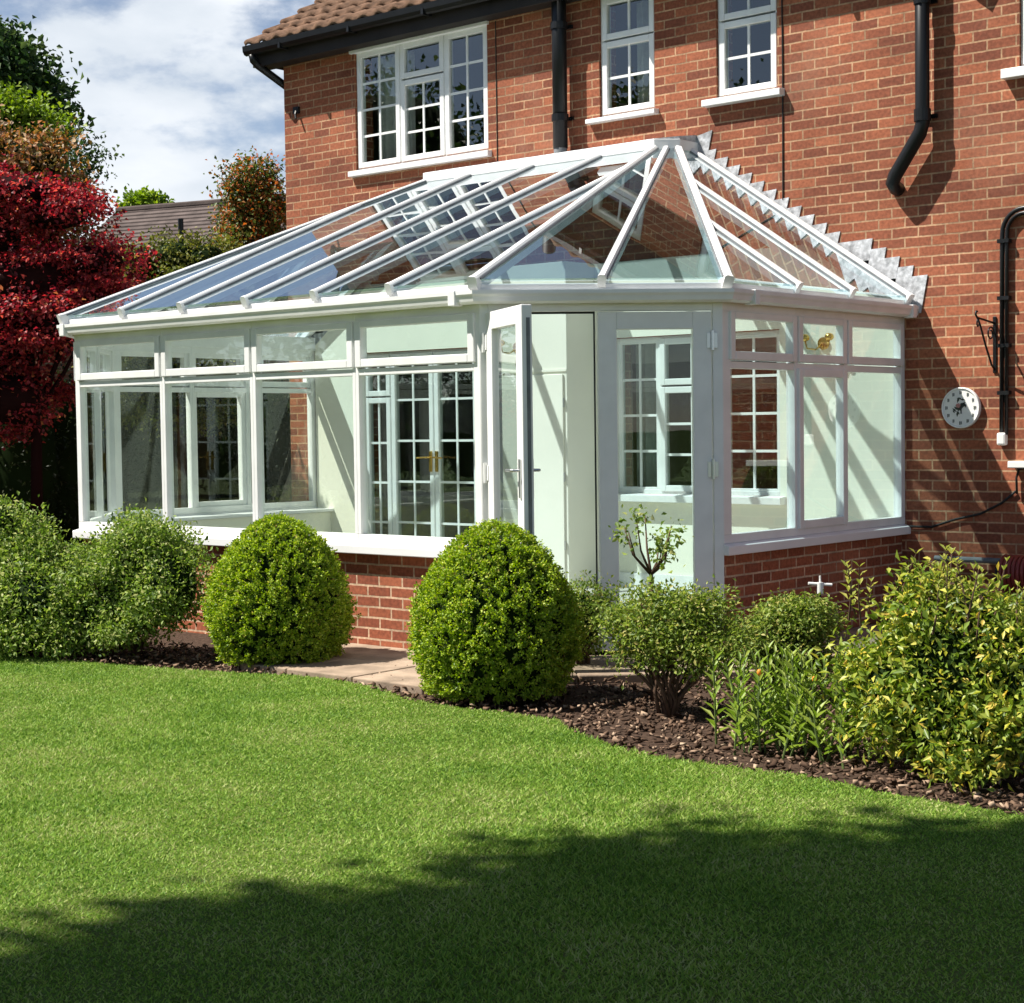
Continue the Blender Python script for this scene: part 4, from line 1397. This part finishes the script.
tree('maple_tree', 35, 17.6, [(30, 285, 85, 45), (-20, 240, 70, 45), (60, 215, 50, 24), (98, 262, 46, 22), (20, 195, 62, 24), (70, 330, 66, 30), (-30, 340, 90, 60), (100, 310, 44, 22), (5, 400, 70, 40)], 1750, 20, .05, .075, 'maple_leaf', 'dark red Japanese maple beside the left end of conservatory', 51, .07, trunk_mat='shade_red', core='shade_red', upb=1.4, aspect=.8, lk_=16, flat=.3)  # trunk coloured near black, as shade under the crown
tree('flowering_shrub_tree', 20, 20.5, [(10, 165, 50, 34), (45, 165, 34, 30), (-20, 190, 60, 45), (20, 230, 70, 60), (62, 205, 26, 40)], 1100, 14, .07, .14, 'photinia_leaf', 'bronze photinia with cream flower heads rising behind the red maple', 52, .1, core='shade_green')
tree('lime_green_tree', 25, 24, [(10, 118, 40, 22), (42, 128, 24, 18), (-20, 130, 40, 30), (10, 160, 60, 40)], 900, 12, .085, .16, 'lime_leaf', 'bright yellow-green tree at left edge above the bronze photinia', 53, .12, core='shade_green')
tree('sycamore_tree', 5, 30, [(0, 95, 46, 36), (25, 115, 36, 30), (-35, 80, 50, 45), (8, 62, 30, 26), (45, 130, 22, 20), (-20, 150, 70, 60)], 2400, 12, .14, .26, 'sycamore_leaf', 'tall dark green sycamore against the sky at upper left', 54, .2, core='shade_green')
tree('thin_tree', 82, 27, [(84, 165, 20, 28), (76, 140, 12, 16), (98, 168, 12, 16), (80, 190, 20, 16)], 150, 9, .08, .15, 'sycamore_leaf', 'thin sparse tree with sky showing through, right of the sycamore', 55, .05, lo=.2)
tree('distant_tree', 152, 46, [(154, 203, 12, 8), (143, 210, 10, 8), (163, 208, 9, 8)], 200, 10, .16, .14, 'lime_leaf', 'small green tree top peeping over the neighbouring tiled roof', 56, .15)
tree('photinia_tree', 250, 19.8, [(262, 183, 22, 22), (250, 214, 24, 26), (274, 212, 22, 28), (240, 192, 9, 10), (250, 250, 30, 24), (250, 300, 45, 50)], 1900, 12, .05, .09, 'red_green_leaf', 'green and orange-red leaved tree beside the house corner', 57, .08, lo=.15, lk_=10)
x, y = gp(180, 18.9)
tree('hedge_shrub', 180, 18.9, [(150, 265, 34, 26), (180, 258, 32, 22), (212, 262, 30, 24), (130, 290, 30, 30), (175, 310, 60, 45), (230, 300, 40, 40), (180, 380, 80, 60)], 1700, 13, .045, .08, 'hedge_leaf', 'olive green hedge below the neighbouring tiled roof', 58, .06, core='shade_green')
# hedge under the maple; near-black leaves carry its shade as colour
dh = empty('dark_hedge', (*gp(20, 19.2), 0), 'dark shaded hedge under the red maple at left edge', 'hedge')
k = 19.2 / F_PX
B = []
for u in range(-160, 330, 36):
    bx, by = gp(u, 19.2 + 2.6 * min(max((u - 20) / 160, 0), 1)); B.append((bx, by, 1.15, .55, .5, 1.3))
foliage('foliage', 'shade_leaf', B, 2600, 11, .06, .1, dh, 61)
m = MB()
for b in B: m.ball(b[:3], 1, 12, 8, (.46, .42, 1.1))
m.build('shade_core', 'shade_green', dh, smooth=True)  # dark solids give the hedge its shaded depth by colour
# fence behind
fc = empty('garden_fence', (*gp(-20, 21), 0), 'dark brown board fence behind the shaded hedge', 'fence')
p0 = np.array(gp(-330, 21)); p1 = np.array(gp(215, 21)); ee = (p1 - p0) / np.linalg.norm(p1 - p0); nn = np.array([ee[1], -ee[0]])
L_ = np.linalg.norm(p1 - p0)
m = MB(p0, ee, nn)
s_ = 0
while s_ < L_ - .1:
    m.box(s_, s_ + .115, 0, .02, .05, 1.75); s_ += .12
m.box(0, L_, -.04, 0, .4, .48); m.box(0, L_, -.04, 0, 1.4, 1.48)
m.build('boards', 'dark_fence', fc)
for s_ in np.arange(0, L_, 1.8):
    m = MB(p0, ee, nn); m.box(s_, s_ + .09, -.13, -.04, -.06, 1.8); m.build('post', 'dark_fence', fc)

# neighbouring house with dark tiled roof
nb = empty('neighbour_house', (*gp(190, 34), 0), 'neighbouring house with dark brown tiled roof beyond the hedge', 'house')
c = np.array(gp(20, 34.6)); c2 = np.array(gp(330, 31.5)); ee = (c2 - c) / np.linalg.norm(c2 - c); nn = np.array([ee[1], -ee[0]])
L_ = np.linalg.norm(c2 - c)
zr_ = hz(203, 190, 36.5); ze_ = zr_ - 2.6
m = MB(c, ee, nn); m.box(0, L_, -7.2, -.4, -.06, ze_ + .1)
m.prism([(.02, -7.2, ze_ + .1), (.02, -.4, ze_ + .1), (.02, -3.8, zr_ - .1)], (0, 0, 0)) if 0 else None
m.build('wall', 'far_brick', nb)
m = MB(c, ee, nn)
nr = 26
for j in range(nr):
    a0, a1 = j / nr, (j + 1) / nr + .02
    for sg in (1, -1):
        t0 = -3.8 + sg * 3.9 * (1 - a0); t1 = -3.8 + sg * 3.9 * (1 - min(a1, 1))
        z0, z1 = ze_ + (zr_ - ze_) * a0, ze_ + (zr_ - ze_) * min(a1, 1)
        m.add([(-.3, t0, z0 + .07), (L_ + .3, t0, z0 + .07), (L_ + .3, t1, z1 + .02), (-.3, t1, z1 + .02), (-.3, t0, z0 - .02), (L_ + .3, t0, z0 - .02), (L_ + .3, t1, z1 - .08), (-.3, t1, z1 - .08)],
              [(0, 1, 2, 3), (7, 6, 5, 4), (4, 5, 1, 0), (1, 5, 6, 2), (2, 6, 7, 3), (3, 7, 4, 0)])
rf = m.build('roof', 'far_tile', nb)
m = MB(c, ee, nn)
s_ = -.3
m.box(-.3, L_ + .3, -3.92, -3.68, zr_ - .02, zr_ + .10)
m.build('ridge', 'far_tile', rf, bevel=.03)
us = np.array(gp(118, 33.0)); q_ = us - c; sv = float(np.dot(q_, ee))
m = MB(c, ee, nn); m.tube([(sv, -1.8, zr_ - 1.9), (sv, -1.8, zr_ - .55)], .06, 10); m.build('vent_pipe', 'black_plastic', rf)

# garden trees to the left of and behind the viewpoint (the first shades the lawn; the others are added for glass reflections)
def free_tree(name, cx, cy, blobs, clumps, per, size, spread, mat, label, seed, trunk=.2, core=True):
    root = empty(name, (cx, cy, 0), label, 'tree', None)
    B = [(cx + b[0], cy + b[1], *b[2:]) for b in blobs]
    foliage('crown', mat, B, clumps, per, size, spread, root, seed, lo=.3, aspect=.7)
    m = MB()
    m.tube([(cx, cy, -.06), (cx, cy, B[0][2] * .6), (B[0][0], B[0][1], B[0][2])], [trunk, trunk * .8, trunk * .3], 9)
    for b in B[1:]:
        m.tube([(cx, cy, B[0][2] * .5), ((cx + b[0]) / 2, (cy + b[1]) / 2, (B[0][2] * .6 + b[2]) / 2), b[:3]], [trunk * .5, trunk * .3, trunk * .1], 7)
    m.build('trunk', 'bark', root, smooth=True)
    if core:
        m = MB()
        for b in B: m.ball(b[:3], 1, 12, 8, (b[3] * .7, b[4] * .7, b[5] * .7))
        m.build('shade_core', 'shade_green', root, smooth=True)  # near-black filling, painted shade inside the crown
    return root


def sh_blob(gx_, gy_, h, r, rz=None):
    """crown lobe at height h whose shade falls on the ground round (gx, gy)"""
    return (gx_ + SUN_T[0] / SUN_T[2] * h, gy_ + SUN_T[1] / SUN_T[2] * h, h, r, r, rz or r)


LB = [sh_blob(9.3, -8.2, 10, 1.75, 1.2), sh_blob(8.4, -9.0, 10.3, 1.15, .75), sh_blob(9.9, -7.0, 9.6, 1.3, .9), sh_blob(10.2, -9.2, 10.5, 2.2, 1.6), sh_blob(11.5, -7.5, 9.8, 1.8, 1.4), sh_blob(8.65, -7.25, 9.4, .72, .5), sh_blob(9.35, -6.6, 9.2, .8, .5), sh_blob(12.0, -10.5, 9.5, 2.4, 2), sh_blob(8.6, -10.5, 10.0, 1.8, 1.2)]
tx, ty = sum(b[0] for b in LB) / len(LB), sum(b[1] for b in LB) / len(LB)
free_tree('shade_tree', tx, ty, [(b[0] - tx, b[1] - ty, *b[2:]) for b in LB], 3200, 9, .20, .17, 'sycamore_leaf', 'tall broad tree behind the viewpoint shading the near lawn', 71, .25)
for k, (bx, by, hh, rr) in enumerate(((-15, -15, 6.0, 3.6), (-22, -8, 6.4, 4.2), (-11, -22, 5.6, 4.0), (-4, -26, 5.6, 4.0), (-9.5, -17, 5.6, 3.4), (-20, -14, 6.6, 3.8))):
    free_tree('garden_tree', bx, by, [(0, 0, hh, rr, rr, rr * .9), (.9, .7, hh + 1.2, rr * .7, rr * .7, rr * .6), (-.9, -.6, hh + .6, rr * .7, rr * .7, rr * .7), (0.2, -.5, hh - 1.6, rr * .9, rr * .9, rr * .7)], 1500, 10, .17, .3, 'sycamore_leaf', ['tree beyond the left garden, nearest the lawn', 'tall tree at the far left boundary', 'tree behind the lawn on the left', 'tree at the bottom of the garden', 'rounded tree behind the lawn, between two taller ones', 'large tree beyond the left garden, in the corner'][k], 80 + k, .2)

bh = empty('screen_hedge', (-22, -14, 0), 'unseen hedge added to block the bright horizon in the glass', 'hedge')  # added out of view: hides the horizon sky, darkens the front glass
B = []
line = [(-25, 1), (-24, -10), (-21, -22), (-12, -30), (0, -33), (12, -33)]
for (ax, ay), (bx_, by_) in zip(line[:-1], line[1:]):
    for k in range(7):
        f = k / 7
        B.append((ax + (bx_ - ax) * f, ay + (by_ - ay) * f, 1.5, 1.1, 1.1, 1.7 + .25 * math.sin(k * 2.3 + ax)))
foliage('foliage', 'sycamore_leaf', B, 4200, 8, .15, .25, bh, 95, lo=.6)
m = MB()
for b in B: m.ball(b[:3], 1, 10, 7, (1.0, 1.0, b[5] * .85))
m.build('shade_core', 'shade_green', bh, smooth=True)  # solid dark filling of the added hedge, shade put into its colour

# ================================================================== LIGHT, SKY, CAMERA
sd = bpy.data.lights.new('sun', 'SUN')
sd.energy = 5.0; sd.angle = math.radians(.55); sd.color = (1, .95, .86)
so = lk(bpy.data.objects.new('sun', sd))
so.rotation_euler = SUN_T.to_track_quat('-Z', 'Y').to_euler()
so.location = (0, 0, 30)

w = bpy.data.worlds.new('World'); S.world = w
w.use_nodes = True
N = w.node_tree.nodes; L = w.node_tree.links
N.clear()
out = N.new('ShaderNodeOutputWorld')
sky = N.new('ShaderNodeTexSky'); sky.sky_type = 'NISHITA'; sky.sun_disc = False
tosun = -SUN_T
sky.sun_elevation = math.asin(tosun.z); sky.sun_rotation = math.atan2(tosun.x, tosun.y)
sky.air_density = .75; sky.dust_density = .0; sky.ozone_density = 1.2
bg1 = N.new('ShaderNodeBackground'); bg1.inputs[1].default_value = .065
hz_ = N.new('ShaderNodeHueSaturation'); hz_.inputs['Saturation'].default_value = .8
L.new(sky.outputs[0], hz_.inputs['Color']); L.new(hz_.outputs[0], bg1.inputs[0])
tc = N.new('ShaderNodeTexCoord')
sep = N.new('ShaderNodeSeparateXYZ'); L.new(tc.outputs['Generated'], sep.inputs[0])
mp = N.new('ShaderNodeMapping'); mp.inputs['Scale'].default_value = (1, 1, 2.2); mp.inputs['Location'].default_value = (1.7, .62, .35)
L.new(tc.outputs['Generated'], mp.inputs[0])
n1 = N.new('ShaderNodeTexNoise'); n1.inputs['Scale'].default_value = 5.2; n1.inputs['Detail'].default_value = 9; n1.inputs['Roughness'].default_value = .56
L.new(mp.outputs[0], n1.inputs['Vector'])
# more cloud near the horizon, clear blue higher up
mr = N.new('ShaderNodeMapRange'); mr.inputs[1].default_value = .10; mr.inputs[2].default_value = .34; mr.inputs[3].default_value = .20; mr.inputs[4].default_value = -.18
L.new(sep.outputs[2], mr.inputs[0])
ad = N.new('ShaderNodeMath'); ad.operation = 'ADD'
# the bank of cloud stands to the north-west, the rest of the sky is mostly clear
dt = N.new('ShaderNodeVectorMath'); dt.operation = 'DOT_PRODUCT'; dt.inputs[1].default_value = (-.7, .714, 0)
L.new(tc.outputs['Generated'], dt.inputs[0])
mz = N.new('ShaderNodeMapRange'); mz.inputs[1].default_value = .35; mz.inputs[2].default_value = .85; mz.inputs[3].default_value = -.22; mz.inputs[4].default_value = .0
L.new(dt.outputs['Value'], mz.inputs[0])
az = N.new('ShaderNodeMath'); az.operation = 'ADD'
L.new(mr.outputs[0], az.inputs[0]); L.new(mz.outputs[0], az.inputs[1])
L.new(n1.outputs[0], ad.inputs[0]); L.new(az.outputs[0], ad.inputs[1])
rm = N.new('ShaderNodeMapRange'); rm.interpolation_type = 'SMOOTHSTEP'; rm.inputs[1].default_value = .49; rm.inputs[2].default_value = .60
L.new(ad.outputs[0], rm.inputs[0])
n2 = N.new('ShaderNodeTexNoise'); n2.inputs['Scale'].default_value = 7; n2.inputs['Detail'].default_value = 8
mp2 = N.new('ShaderNodeMapping'); mp2.inputs['Scale'].default_value = (1, 1, 2.4); mp2.inputs['Location'].default_value = (.7, .3, .9)
L.new(tc.outputs['Generated'], mp2.inputs[0]); L.new(mp2.outputs[0], n2.inputs['Vector'])
cr = N.new('ShaderNodeValToRGB')
cr.color_ramp.elements[0].position = .34; cr.color_ramp.elements[0].color = (.58, .64, .71, 1)
cr.color_ramp.elements[1].position = .62; cr.color_ramp.elements[1].color = (.83, .86, .90, 1)
L.new(n2.outputs[0], cr.inputs[0])
bg2 = N.new('ShaderNodeBackground'); bg2.inputs[1].default_value = .66
L.new(cr.outputs[0], bg2.inputs[0])
mx = N.new('ShaderNodeMixShader')
L.new(rm.outputs[0], mx.inputs[0]); L.new(bg1.outputs[0], mx.inputs[1]); L.new(bg2.outputs[0], mx.inputs[2])
L.new(mx.outputs[0], out.inputs[0])

cam = bpy.data.cameras.new('camera')
cam.sensor_width = 36; cam.lens = F_PX * 36 / 1024
cam.clip_start = .05; cam.clip_end = 2000
co = lk(bpy.data.objects.new('camera', cam))
co.matrix_world = Matrix(((RV[0], UV_[0], -fw[0], CAM[0]), (RV[1], UV_[1], -fw[1], CAM[1]), (RV[2], UV_[2], -fw[2], CAM[2]), (0, 0, 0, 1)))
S.camera = co
S.view_settings.view_transform = 'Standard'
S.view_settings.look = 'None'
S.view_settings.exposure = .90
S.view_settings.gamma = 1
S.render.resolution_x = 1024; S.render.resolution_y = 1003
S.cycles.transparent_max_bounces = 32
S.cycles.max_bounces = 10
S.cycles.glossy_bounces = 5
